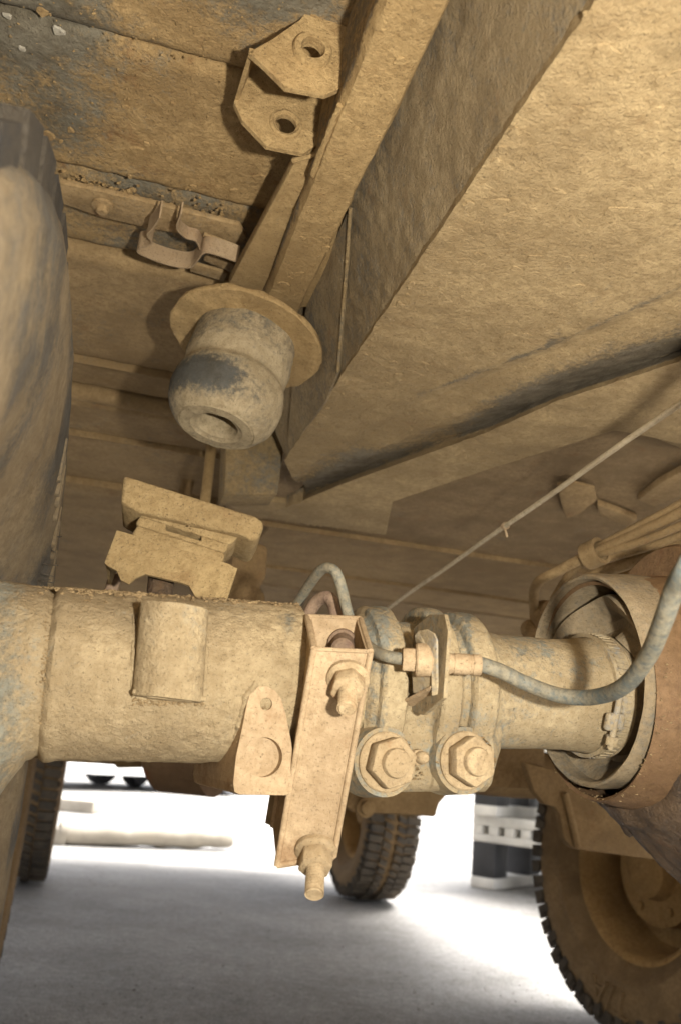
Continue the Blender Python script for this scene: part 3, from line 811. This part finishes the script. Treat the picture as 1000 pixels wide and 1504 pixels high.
def nutstud(px, py, d, ax, l, par):
    c = at(px, py, d); pr = []; z = 0; rs = .0062
    while z < l: pr += [(z, rs), (z + .0003, rs), (z + .0011, rs * .80), (z + .0019, rs)]; z += .0021
    pr += [(l, rs * .95), (l + .0015, rs * .75), (l + .0015, .0002)]
    st = mk('stud', lathe(c, ax, pr, 24), M['bolt'], par)
    mk('washer', lathe(c, ax, [(-.002, .0142), (.001, .0142), (.003, .0115), (.0032, .005)], 36), M['bolt'], st)
    bb = bmesh.new(); hexa(bb, c + ax * .0015, ax, .0118, .0125, .3, .0014); mk('hex_nut', bb, M['bolt'], st)
nutstud(511, 998, dF + .001, (nF - UP * .42).normalized(), .031, HB)
nutstud(464, 1250, dF + .011, (nF - UP * .58 + RT * .05).normalized(), .032, HB)
b = lathe(at(503, 946, dF + .046), nF, [(-.004, .0105), (.0, .0105), (.001, .0085), (.016, .008), (.018, .006), (.018, .0003)], 24)
mk('stud', b, M['pinkish'], HB)
mk('saddle', prism([b_tl + UP * .002, b_tr + UP * .002, b_br, b_bl], FW * .03), M['axle'], AX, smooth=False)
# mud lying along the top of the axle
b = bmesh.new()
for k in range(1500):
    px = random.choice([random.uniform(70, 200), random.uniform(60, 430), random.uniform(-40, 350)])
    th = random.gauss(0, .22); R_ = .0585
    d = UP * math.cos(th) - FW * math.sin(th) * 1
    d = (d - axa * d.dot(axa)).normalized()
    clods(b, cpt(px) + d * R_, random.uniform(.0006, .0022) * (1.5 if 80 < px < 200 and random.random() < .3 else 1))
for k in range(160):
    px = random.uniform(70, 330); py = random.uniform(880, 1100)
    clods(b, on_tube(px, py, .0578), random.uniform(.0003, .0008))
mk('mud_clods', b, M['clod'], AX, kind='stuff')

def weld(pts, r, mat, par, seed=0.):
    b = tube(spline(pts, 10), r, 10)
    for v in b.verts: v.co += W3((noise.noise(v.co * 260), noise.noise(v.co * 260 + W3((9, 3, 1))), noise.noise(v.co * 260 + W3((1, 7, 5))))) * r * .7
    return mk('weld_bead', b, M[mat], par)
weld([on_tube(x, y, .0575) for x, y in [(341, 1098), (352, 1060), (362, 1022), (378, 1004)]], .0022, 'axle', AX)
weld([on_tube(x, y, .0580) for x, y in [(198, 905), (196, 950), (196, 1000), (197, 1024)]], .0016, 'axle', AX)
weld([on_tube(x, y, .0580) for x, y in [(305, 900), (303, 960), (301, 1020)]], .0016, 'axle', AX)
b = bmesh.new()
for cx, cy in [(568, 1119), (684, 1117)]:
    for k in range(60):
        a = random.uniform(0, 2 * math.pi); clods(b, at(cx + 41 * math.cos(a), cy + 41 * math.sin(a), dep(cx) - .066 + .006), random.uniform(.0006, .0018))
for k in range(90): clods(b, at(600 + random.gauss(0, 12), 1128 + random.gauss(0, 9), dep(600) - .062), random.uniform(.0006, .0018))
for k in range(120): clods(b, on_tube(random.uniform(196, 303), random.uniform(1026, 1036), .0585), random.uniform(.0005, .0016))
for k in range(120): clods(b, on_tube(random.gauss(66, 3), random.uniform(880, 1100), .0560), random.uniform(.0005, .0014))
mk('packed_dirt', b, M['clod'], AX, kind='stuff')

# ------------------------------------------------------------------ bump pad on the axle
PADF = at(265, 800, .70); pc_ = PADF
PD = thing('bump_pad', 'tilted stacked block with flat top plate, standing on the axle tube', 'bump pad', pc_)
nP = (FW + RT * .08 + UP * -.12).normalized()
def onP(px, py, off=0.):
    v = ray(px, py); return C + v * (((pc_ + nP * off) - C).dot(nP) / v.dot(nP))
def pp(l, off, ext, bev=.0015, name='plate', mat='axle', r=.0008):
    b = prism([onP(x, y, off) for x, y in l], nP * ext, bev=bev, seg=3)
    bmesh.ops.triangulate(b, faces=[f for f in b.faces if len(f.verts) > 4])
    return mk(name, b, M[mat], PD)
M['pad'] = mud('pad_mud', (.44, .315, .15), (.12, .11, .09), .2, .12, .9, 80)
pp([(178, 738), (181, 700), (188, 699), (376, 758), (387, 766), (387, 776), (378, 793), (368, 793), (356, 786), (204, 752)], -.006, .058, .003, 'top_plate', 'pad')
pp([(212, 748), (350, 788), (344, 796), (336, 800), (206, 758), (203, 754)], .001, .045, .0015, 'layer', 'pad')
pp([(206, 758), (245, 770), (243, 778), (296, 794), (296, 786), (336, 799), (334, 808), (330, 812), (202, 772), (200, 768)], .0005, .045, .0015, 'layer', 'pad')
pp([(202, 771), (330, 811), (331, 818), (326, 828), (318, 831), (196, 790), (195, 782)], -.0015, .047, .003, 'layer', 'pad')
LB = [(172, 779), (180, 781), (336, 828), (344, 833), (326, 887), (318, 886), (306, 880), (295, 886), (286, 874), (278, 860), (268, 856), (214, 843), (200, 849), (190, 858), (178, 852), (172, 838), (160, 832), (154, 827)]
pp(LB, -.012, .004, 0, 'pressed_bracket', 'pad')
pp([(172, 779), (344, 833), (343, 839), (171, 785)], -.0078, .055, .0012, 'pressed_bracket', 'pad')
pp(LB, .046, .004, 0, 'pressed_bracket', 'pad')
for xs in [(155, 176), (326, 346)]:
    a_, b_ = [(172, 779), (344, 833)][xs[0] > 200], [(155, 827), (327, 884)][xs[0] > 200]
    pp([a_, (a_[0] + 5, a_[1] + 2), (b_[0] + 5, b_[1] + 2), b_], -.0078, .053, 0, 'pressed_bracket', 'pad')
mk('post', tube([onP(238, 840, .02), onP(233, 905, .02)], .0105, 20), M['oily'], PD)
mk('post', tube([onP(170, 845, .06), onP(160, 880, .06)], .0055, 14), M['pinkish'], PD)
b = bmesh.new()
for k in range(30):
    t = random.random(); clods(b, onP(185 + 190 * t, 702 + 58 * t + random.uniform(0, 60) * random.random(), -.0065), random.uniform(.0005, .0013))
mk('mud_clods', b, M['clod'], PD, kind='stuff')

# ------------------------------------------------------------------ brake line and hose
db = dep(600) - .085
BH = thing('brake_hose', 'dusty rubber brake hose drooping from the clip bracket to the right edge', 'hose', at(705, 976, db))
hp = [(700, 974, db), (735, 986, db + .003), (770, 1003, db + .004), (820, 1021, db), (870, 1024, db - .02), (915, 1008, db - .06), (950, 965, db - .10), (972, 915, db - .135), (990, 865, db - .16), (1012, 825, db - .18), (1060, 730, db - .18), (1120, 560, db - .12), (1150, 400, db - .06)]
b = tube(spline([at(*q) for q in hp], 10), .0052, 20); o = mk('hose', b, M['hose'], BH)
wear_tone(o, lambda p: .1)
def cylpx(x0, y0, x1, y1, d0, d1, r, name, par, mat='plate', seg=28):
    a_, b_ = at(x0, y0, d0), at(x1, y1, d1); L = (b_ - a_).length
    return mk(name, lathe(a_, b_ - a_, [(0, .0005), (0, r * .9), (.0012, r), (L - .0012, r), (L, r * .9), (L, .0005)], seg), M[mat], par)
a_, b_ = at(652, 974, db), at(706, 977, db); L_ = (b_ - a_).length
mk('ferrule', lathe(a_, b_ - a_, [(0, .0005), (0, .0066), (.001, .0072), (.004, .0072), (.0045, .0067), (.0060, .0067), (.0065, .0072), (L_ - .008, .0072), (L_ - .0075, .0067), (L_ - .006, .0067), (L_ - .0055, .0072), (L_ - .001, .0072), (L_, .0064), (L_, .0005)], 28), M['plate'], BH)
cylpx(609, 969, 634, 970, db, db, .0114, 'collar', BH)
a_, b_ = at(590, 968, db), at(612, 969, db); bb = bmesh.new(); hexa(bb, a_, b_ - a_, .0088, (b_ - a_).length, .2, .001); mk('union_nut', bb, M['plate'], BH)
# bracket plate and clip, seen almost edge on
def plate3(pts, ext, name, mat, par, bev=.0005): return mk(name, prism(pts, ext, bev=bev), M[mat], par, smooth=False)
nb_ = (RT + FW * .1).normalized()
c0 = at(650, 975, db)
def onN(x, y, off=0., n=None):
    n = n or nb_
    v = ray(x, y); return C + v * ((c0 + n * off - C).dot(n) / v.dot(n))
def bp3(f, z, off=0.): return c0 + FW * f + UP * z + nb_ * (off - .006)
plate3([bp3(-.016, -.024, .001), bp3(-.018, .020, .001), bp3(-.010, .032, .001), bp3(.02, .036, .001), bp3(.05, .03, .001), bp3(.055, -.03, .001), bp3(.02, -.034, .001)], nb_ * .003, 'hose_bracket', 'cast', BH)
clip = [bp3(-.019, -.022, -.004), bp3(-.0205, .016, -.004), bp3(-.013, .018, -.004), bp3(-.012, .0125, -.004), bp3(.013, .013, -.004), bp3(.014, -.022, -.004)]
plate3([at(x, y, d) for x, y, d in [(610, 945, db + .012), (608, 934, db + .012), (614, 926, db + .010), (626, 924, db), (636, 930, db - .008), (640, 940, db - .012), (641, 1020, db - .012), (633, 1022, db - .010), (632, 960, db - .008), (622, 948, db)]], nb_ * .0016, 'retaining_clip', 'zinc', BH)
plate3([at(x, y, d) for x, y, d in [(604, 984, db + .012), (632, 950, db - .004), (634, 1016, db - .006), (606, 1018, db + .012)]], nb_ * .0012, 'retaining_clip', 'zinc', BH)
plate3([at(x, y, d) for x, y, d in [(607, 1034, db + .03), (655, 1010, db - .004), (655, 1015, db - .004), (609, 1038, db + .03)]], nb_ * -.012, 'hose_bracket', 'plate', BH)
BP = thing('brake_pipe', 'bent metal brake pipe looping up behind the hollow bracket', 'pipe', at(510, 905, dF + .06))
pp_ = [(425, 905, .74), (438, 885, .73), (455, 858, .71), (470, 839, .69), (482, 834, .68), (494, 842, .672), (502, 865, .668), (508, 890, .662), (516, 915, .655), (530, 938, .640), (548, 955, db + .02), (568, 964, db + .005), (592, 968, db)]
mk('pipe', tube(spline([at(*q) for q in pp_], 8), .0042, 14), M['hose'], BP)
pp_ = [(452, 905, .70), (464, 885, .70), (477, 877, .695), (487, 882, .69), (493, 900, .685), (496, 925, .68)]
mk('breather_elbow', tube(spline([at(*q) for q in pp_], 8), .0052, 14), M['pinkish'], BP)

# ------------------------------------------------------------------ handbrake cable
HC = thing('handbrake_cable', 'thin straight pale cable running diagonally under the floor pans', 'cable', at(780, 754, 1.0))
ca, cb_ = at(520, 928, 1.62), at(1230, 430, .52)
mk('cable', tube([ca.lerp(cb_, i / 20) + UP * .0006 * math.sin(i * 1.3) for i in range(21)], .0027, 10), M['cable'], HC)
i_ = min(range(200), key=lambda k: abs(proj(ca.lerp(cb_, k / 200))[0] - 742)); cc = ca.lerp(cb_, i_ / 200); dv = (cb_ - ca).normalized()
b = lathe(cc, dv, [(-.003, .0032), (-.003, .0042), (.003, .0042), (.003, .0032)], 16); tube([cc - UP * .003, cc - UP * .012 + RT * .003], .0012, 8, b); mk('cable_tie', b, M['plate'], HC)

# ------------------------------------------------------------------ boot, clamp and drum at the inner end
tc_ = tpx(868)
DR = thing('axle_drum', 'rust brown drum with a dusty rubber gaiter strapped to the end of the tube', 'drum', cpt(868))
Kc = cpt(868)
oy = UP * .0135
kd = dep(868) / FP
# hose clamp band round the tube end
def band(t0, t1, r, name, mat, par): return mk(name, lathe(A0, axa, [(t0, r - .002), (t0, r), (t1, r), (t1, r - .002)], 120), M[mat], par)
tb = tpx(868); BW = .0085
HCp = band(tb - BW, tb + BW, .0492, 'hose_clamp', 'zinc', DR)
mk('clamp_edge', lathe(A0, axa, [(tb - BW, .0492), (tb - BW, .0502), (tb - BW + .001, .0502), (tb - BW + .001, .0492)], 120), M['zinc'], HCp)
mk('clamp_edge', lathe(A0, axa, [(tb + BW - .001, .0492), (tb + BW - .001, .0502), (tb + BW, .0502), (tb + BW, .0492)], 120), M['zinc'], HCp)
b = bmesh.new()
for k in range(60):
    th = 2 * math.pi * k / 60; th2 = th + .045
    r = .0497
    def q(t, a): return A0 + axa * t + (e1a * math.cos(a) + e2a * math.sin(a)) * r
    nrm = (e1a * math.cos(th) + e2a * math.sin(th))
    prism([q(tb - BW * .55, th), q(tb + BW * .55, th + .03), q(tb + BW * .55, th2 + .03), q(tb - BW * .55, th2)], nrm * .0010, bm=b)
mk('clamp_teeth', b, M['zinc'], HCp, smooth=False)
c = on_tube(897, 1056, .052); nn = (c - (A0 + axa * (c - A0).dot(axa))).normalized(); tg = axa.cross(nn)
sb = prism([c + tg * .008 - axa * .007, c + tg * .008 + axa * .009, c - tg * .006 + axa * .009, c - tg * .006 - axa * .007], nn * .006, bev=.0025, seg=4); mk('screw_housing', sb, M['zinc'], HCp)
b = tube([c - tg * .02 + nn * .004 + axa * .001, c + tg * .022 + nn * .004 + axa * .001], .0026, 12); hexa(b, c + tg * .012 + nn * .004 + axa * .001, tg, .0052, .007, .2, .0006); mk('clamp_screw', b, M['zinc'], HCp)
# tube sleeve going on into the gaiter
b = lathe(A0, axa, [(tb + BW, .0472), (tb + .03, .0475), (tb + .055, .044), (tb + .07, .03)], 96, sub=.004); rough(b, .0012, 40, 3); mk('gaiter_neck', b, M['boot'], DR)
D0 = A0 + oy
b = lathe(D0 - oy * .35 + RT * 0, axa, [(tb + .016, .046), (tb + .024, .054), (tb + .024, .062), (tb + .012, .0685), (tb + .008, .0725), (tb + .004, .0765), (tb + .008, .0795), (tb + .02, .081), (tb + .05, .082)], 120, sub=.003)
for v in b.verts:
    q = v.co - (D0); t = q.dot(axa); d = (q - axa * t).normalized()
    # the rubber sags into folds over the top
    v.co += axa * (.010 * max(0, d.z) * math.sin(3.1 * d.dot(FW) + 1.0)) - UP * (.006 * max(0, d.z) ** 2 * math.exp(-((t - tb - .02) / .02) ** 2))
rough(b, .0010, 40, 3, 3); mk('gaiter', b, M['boot'], DR)
b = lathe(D0, axa, [(tb + .035, .080), (tb - .002, .0815), (tb - .008, .0825), (tb - .0095, .0845), (tb - .008, .0862), (tb + .002, .0875), (tb + .03, .0885), (tb + .06, .0885)], 130, sub=.003)
rough(b, .0009, 40, 3, 6); mk('drum_lip', b, M['boot'], DR)
D1 = A0 + oy * .45
b = lathe(D1 + axa * .012 - UP * .001, axa, [(tb - .012, .0860), (tb - .014, .0885), (tb - .010, .0900), (tb + .015, .0945), (tb + .05, .0985), (tb + .12, .1005), (tb + .22, .101), (tb + .22, .02)], 130, sub=.006); rough(b, .0008, 40, 3, 8)
o = mk('drum_shell', b, M['drum'], DR)
wear_tone(o, lambda p: -.45 if p.z > D1.z + .045 else .15)  # upper part coloured lighter, for its dust and the light on it
b = bmesh.new()
for k in range(700):
    th = random.uniform(0, 2 * math.pi); d = e1a * math.cos(th) + e2a * math.sin(th)
    if d.z > .2: continue
    clods(b, D1 + axa * (tb + random.uniform(-.002, .016)) + d * random.uniform(.087, .092), random.uniform(.0004, .0012))
mk('mud_clods', b, M['clod'], DR, kind='stuff')
# oily differential casting below the drum
DF = thing('differential', 'dark oily differential casting below the rusty drum', 'differential', at(960, 1200, .86))
def rfD(t, r, th):
    d = e1a * math.cos(th) + e2a * math.sin(th)
    dn = max(0., min(1., (-d.z - .05) / .45)); dn = dn * dn * (3 - 2 * dn)
    rib = .006 * max(0, math.cos(9 * th)) ** 6 * min(1, max(0, (t - tb - .05) / .02))
    return .080 + (r - .080) * dn + rib
b = lathe(A0, axa, [(tb + .028, .084), (tb + .030, .096), (tb + .036, .104), (tb + .045, .108), (tb + .060, .122), (tb + .10, .152), (tb + .13, .172), (tb + .17, .186), (tb + .35, .19)], 160, sub=.003, rf=rfD)
rough(b, .0022, 60, 5, 1)
mk('casting', b, M['oily'], DF)
for k in range(9):
    th = 2 * math.pi * k / 9 + .2; d = e1a * math.cos(th) + e2a * math.sin(th)
    if d.z > -.45: continue
    bb = bmesh.new(); hexa(bb, A0 + axa * (tb + .064) + d * .112, -axa * .8 + d * .4, .008, .012, k); mk('casting_bolt', bb, M['oily'], DF)
# hoses in the right upper corner
HS = thing('hose_bundle', 'bundle of dusty hoses tied together above the rusty drum', 'hoses', at(880, 790, 1.0))
for pts, r in [([(1080, 705, .92), (1000, 752, .97), (930, 785, 1.0), (870, 812, 1.04), (820, 838, 1.08), (790, 855, 1.10), (783, 880, 1.12), (790, 930, 1.14)], .0062),
               ([(1080, 735, .92), (1000, 772, .97), (930, 799, 1.0), (872, 817, 1.04), (840, 838, 1.10), (812, 880, 1.14)], .0048),
               ([(1080, 756, .93), (1000, 786, .98), (940, 807, 1.01), (880, 822, 1.05)], .0048),
               ([(1080, 775, .95), (1000, 800, 1.0), (930, 825, 1.04), (860, 850, 1.10), (836, 880, 1.14), (830, 940, 1.16)], .0075),
               ([(1080, 686, .92), (1000, 738, .97), (930, 775, 1.0), (872, 805, 1.04)], .0040),
               ([(1080, 800, .98), (1000, 822, 1.02), (945, 838, 1.06), (890, 850, 1.10)], .006)]:
    mk('hose', tube(spline([at(*q) for q in pts], 8), r, 14), M['floor2'], HS)
cc = at(872, 813, 1.035); dv = (at(820, 838, 1.08) - at(930, 785, 1.0)).normalized()
mk('hose_tie', lathe(cc, dv, [(-.010, .012), (-.010, .0165), (.010, .0165), (.010, .012)], 24), M['floor2'], HS)
for x, y, d, r in [(800, 905, 1.12, .012), (778, 912, 1.13, .011), (770, 935, 1.12, .010)]:
    pass
b = lathe(at(792, 905, 1.14), -FW + RT * .3, [(0, .004), (0, .018), (.01, .02), (.02, .018), (.022, .008), (.024, .0005)], 24)
mk('hose_union', b, M['dull'], HS)
b = lathe(at(776, 925, 1.14), -FW, [(0, .004), (0, .012), (.008, .013), (.014, .012), (.016, .0005)], 18); mk('hose_union', b, M['dull'], HS)
# second, brown ring behind the drum
b = lathe(A0 + UP * .034, axa, [(tb + .075, .07), (tb + .075, .096), (tb + .08, .0985), (tb + .26, .0985)], 100, sub=.01); rough(b, .0008, 40, 3)
mk('rear_flange', b, M['drum'], DR)

# ------------------------------------------------------------------ second axle further in
SX = thing('second_axle', 'brown second axle glimpsed below and behind the near axle tube', 'axle', V(.4, 2.0, .6))
sa0, sa1 = V(-.2, 2.0, .592), V(1.4, 2.0, .592)
b = lathe(sa0, sa1 - sa0, [(0, .055), (1.6, .055)], 40, sub=.03); rough(b, .002, 30); mk('axle_tube', b, M['dull'], SX)
b = prism([onF(x, y, 1.86) for x, y in [(498, 1120), (668, 1120), (664, 1160), (645, 1180), (640, 1200), (600, 1197), (520, 1194), (500, 1180)]], FW * .03, bev=.006); mk('skid_plate', b, M['dull'], SX)
b = lathe(onF(535, 1186, 1.858), -FW, [(0, .020), (.01, .020), (.012, .014), (.024, .013), (.026, .0005)], 24); mk('bolt', b, M['dull'], SX)
cdr = at(285, 1075, 1.55)
b = lathe(cdr, RT * .86 - FW * .5, [(-.05, .03), (-.05, .100), (-.045, .105), (.05, .105), (.05, .07)], 60); mk('drum', b, M['drum'], SX)
b = lathe(cdr + UP * .0, -(RT * .86 - FW * .5), [(.05, .10), (.02, .09), (.02, .03), (.045, .028), (.045, .001)], 48); mk('drum', b, M['drum'], SX)
b = prism([onF(x, y, 1.7) for x, y in [(160, 1100), (215, 1100), (215, 1127), (172, 1128)]], FW * .08, bev=.004); mk('mount', b, M['dull'], SX)
b = prism([onF(x, y, 1.6) for x, y in [(80, 1080), (172, 1080), (172, 1114), (90, 1112)]], FW * .06, bev=.004); mk('mount', b, M['drum'], SX)
b = prism([onF(x, y, 1.55) for x, y in [(700, 1080), (800, 1090), (800, 1160), (782, 1160), (705, 1156)]], FW * .12, bev=.004); mk('arm', b, M['dull'], SX)
b = prism([onF(x, y, 1.45) for x, y in [(770, 1120), (860, 1140), (1080, 1200), (1080, 1280), (990, 1266), (850, 1248), (838, 1244), (828, 1232), (822, 1196), (816, 1186), (798, 1180), (784, 1162)]], FW * .02, bev=.003); mk('spring_plate', b, M['dull'], SX)
b = tube([onF(829, 1165, 1.445), onF(838, 1200, 1.445), onF(848, 1244, 1.445)], .006, 10); mk('plate_edge', b, M['dull'], SX)

# ------------------------------------------------------------------ pallets
def pallet_proto():
    p = thing('pallet', 'lowest slatted pallet of the stack, resting on the ground', 'pallet', W3((0, 0, 0)), 'pallets stacked beyond the wheel')
    LX, LY, H = 1.2, 1.0, .37
    def bx(x0, x1, y0, y1, z0, z1, name, mat):
        b = prism([W3((x0, y0, z0)), W3((x1, y0, z0)), W3((x1, y1, z0)), W3((x0, y1, z0))], UP * (z1 - z0), bev=.004); return mk(name, b, M[mat], p)
    for k in range(7):
        y = -LY / 2 + k * (LY - .11) / 6
        bx(-LX / 2, LX / 2, y, y + .11, H - .05, H, 'deck_board', 'pallet')
    for k in range(13):
        x = -LX / 2 + k * (LX - .055) / 12; bx(x, x + .055, -LY / 2, LY / 2, H - .095, H - .0505, 'cross_board', 'pallet')
    for k in range(7):
        y = -LY / 2 + k * (LY - .11) / 6
        bx(-LX / 2, LX / 2, y, y + .11, H - .135, H - .0955, 'deck_board', 'pallet')
    for k in range(3):
        x = -LX / 2 + k * (LX - .14) / 2; bx(x, x + .14, -LY / 2, LY / 2, 0, .055, 'bottom_board', 'pallet')
        for j in range(3):
            y = -LY / 2 + j * (LY - .16) / 2; bx(x + .001, x + .139, y + .003, y + .157, .0555, H - .1355, 'block', 'block')
    return p
def dup(root, loc, rz):
    r = root.copy(); COL.objects.link(r); r.location = loc; r.rotation_euler = (0, 0, rz)
    for ch in list(root.children):
        c = ch.copy(); COL.objects.link(c); c.parent = r
    return r
p0 = pallet_proto()
g0 = onz(690, 1302, 0); rz = math.radians(-38)
base = W3((g0.x, g0.y, 0)) + W3((math.cos(rz), math.sin(rz), 0)) * .60 + W3((-math.sin(rz), math.cos(rz), 0)) * .5
labs = ['lowest slatted pallet of the stack, resting on the ground', 'middle slatted pallet of the stack beyond the wheel', 'topmost slatted pallet of the stack, partly behind the axle']
for k in range(3):
    o = p0 if k == 0 else dup(p0, (0, 0, 0), 0)
    o.location = base + UP * (.001 + k * .3715) + W3((random.uniform(-.015, .015), random.uniform(-.015, .015), 0)) * (k > 0)
    o.rotation_euler = (0, 0, rz + math.radians([0, 1.5, -1][k])); o['label'] = labs[k]

# ------------------------------------------------------------------ log, slab and cars in the yard
la, lb = onz(84, 1240, 0), onz(338, 1249, 0)
Ld = lb - la
b = lathe(la + UP * .066, Ld, [(0, .001), (0, .062), (.03, .066), (Ld.length * .5, .064), (Ld.length - .02, .05), (Ld.length, .045), (Ld.length, .001)], 26, sub=.03); rough(b, .012, 7, 4)
LGt = mk('log', b, M['stone']); tag(LGt, 'pale weathered log lying on the bright ground', 'log')
q = onz(100, 1192, 0)
b = prism([q + W3((-.45, 0, 0)), q + W3((.22, -.05, 0)), q + W3((.25, .25, 0)), q + W3((-.42, .3, 0))], UP * .10, bev=.012)
o = mk('stone_slab', b, M['stone']); tag(o, 'short pale slab on the ground beyond the log', 'slab')
q = onz(88, 1240, 0)
b = prism([q + W3((-.35, -.02, 0)), q + W3((.05, -.06, 0)), q + W3((-.08, .12, 0)), q + W3((-.36, .14, 0))], UP * .09, bev=.01)
o = mk('stone_wedge', b, M['stone']); tag(o, 'small pale stone wedge against the left end of the log', 'stone')

def car(label, loc, rz, paint):
    c = thing('parked_car', label, 'car', loc, 'cars parked across the yard')
    def P(x, y, z): return W3((x, y, z))
    b = bmesh.new()
    sec = [(-2.05, .45, .62, .72), (-1.95, .32, .80, .80), (-1.2, .22, .95, .85), (-.4, .2, .97, .86), (.9, .2, .96, .86), (1.7, .22, .90, .85), (2.02, .32, .80, .80), (2.1, .45, .66, .70)]
    rings = []
    for x, z0, z1, w in sec:
        rings.append([b.verts.new(P(x, s * w * k, z)) for s, k, z in [(-1, .9, z0), (-1, 1, (z0 + z1) / 2), (-1, .93, z1), (1, .93, z1), (1, 1, (z0 + z1) / 2), (1, .9, z0)]])
    for A_, B_ in zip(rings[:-1], rings[1:]):
        for k in range(6): b.faces.new((A_[k], A_[(k + 1) % 6], B_[(k + 1) % 6], B_[k]))
    b.faces.new(rings[0]); b.faces.new(rings[-1])
    for v in b.verts: v.co += loc
    body = mk('body', b, M[paint], c)
    b = bmesh.new()
    lo_ = [(-1.25, .8), (1.55, .8)]; hi = [(-.5, .62), (1.1, .62)]
    vs = [b.verts.new(P(x, s * w, z)) for (x, w, z) in [(-1.25, .78, .955), (1.5, .78, .93), (1.0, .6, 1.42), (-.45, .6, 1.43)] for s in (-1, 1)]
    for f in ((0, 2, 4, 6), (1, 3, 5, 7), (0, 1, 3, 2), (2, 3, 5, 4), (4, 5, 7, 6), (6, 7, 1, 0)): b.faces.new([vs[i] for i in f])
    for v in b.verts: v.co += loc
    mk('cabin_glass', b, M['glass'], c, smooth=False)
    b = prism([loc + P(-.5, -.63, 1.425), loc + P(1.05, -.63, 1.425), loc + P(1.05, .63, 1.425), loc + P(-.5, .63, 1.425)], UP * .05, bev=.02); mk('roof', b, M[paint], c)
    for x in (-1.3, 1.3):
        for s in (-1, 1):
            w = mk('wheel', lathe(loc + P(x, s * .62, .31), P(0, s, 0), [(0, .1), (0, .29), (.03, .31), (.17, .31), (.2, .29), (.205, .2), (.19, .19), (.19, .001)], 32), M['cartyre'], c)
            mk('rim', lathe(loc + P(x, s * .62, .31), P(0, s, 0), [(.192, .19), (.2, .18), (.197, .06), (.205, .05), (.205, .001)], 24), M['lamp'], w)
    for s in (-1, 1):
        b = lathe(loc + P(-2.02, s * .52, .66), P(-1, 0, .0), [(0, .11), (.03, .10), (.045, .06), (.05, .001)], 20); mk('headlight', b, M['lamp'], c)
        b = prism([loc + P(2.06, s * .6 - .12, .68), loc + P(2.06, s * .6 + .12, .68), loc + P(2.06, s * .6 + .12, .8), loc + P(2.06, s * .6 - .12, .8)], P(.03, 0, 0), bev=.008); mk('tail_light', b, M['lamp'], c)
    b = prism([loc + P(-2.13, -.7, .34), loc + P(-2.0, -.7, .34), loc + P(-2.0, .7, .34), loc + P(-2.13, .7, .34)], UP * .14, bev=.03); mk('bumper', b, M['black'], c)
    c.rotation_euler = (0, 0, rz)
    return c
q = onz(120, 1160, 0); car('white parked car blurred in the bright yard beyond the tyre', W3((q.x - .3, q.y + .6, 0)), math.radians(60), 'white')
q = onz(205, 1158, 0); car('grey parked car blurred in the yard, right of the white car', W3((q.x + .9, q.y + 1.6, 0)), math.radians(72), 'grey')

# ------------------------------------------------------------------ loose grit
b = bmesh.new()
for k in range(480):
    x = random.uniform(-60, 1000); y = random.uniform(1225, 1530)
    p = onz(x, y, 0.0); clods(b, p + UP * .001, random.uniform(.001, .003) * (1 if random.random() < .95 else 2.2))
o = mk('grit', b, M['pebble'], kind='stuff')
bpy.context.view_layer.update()
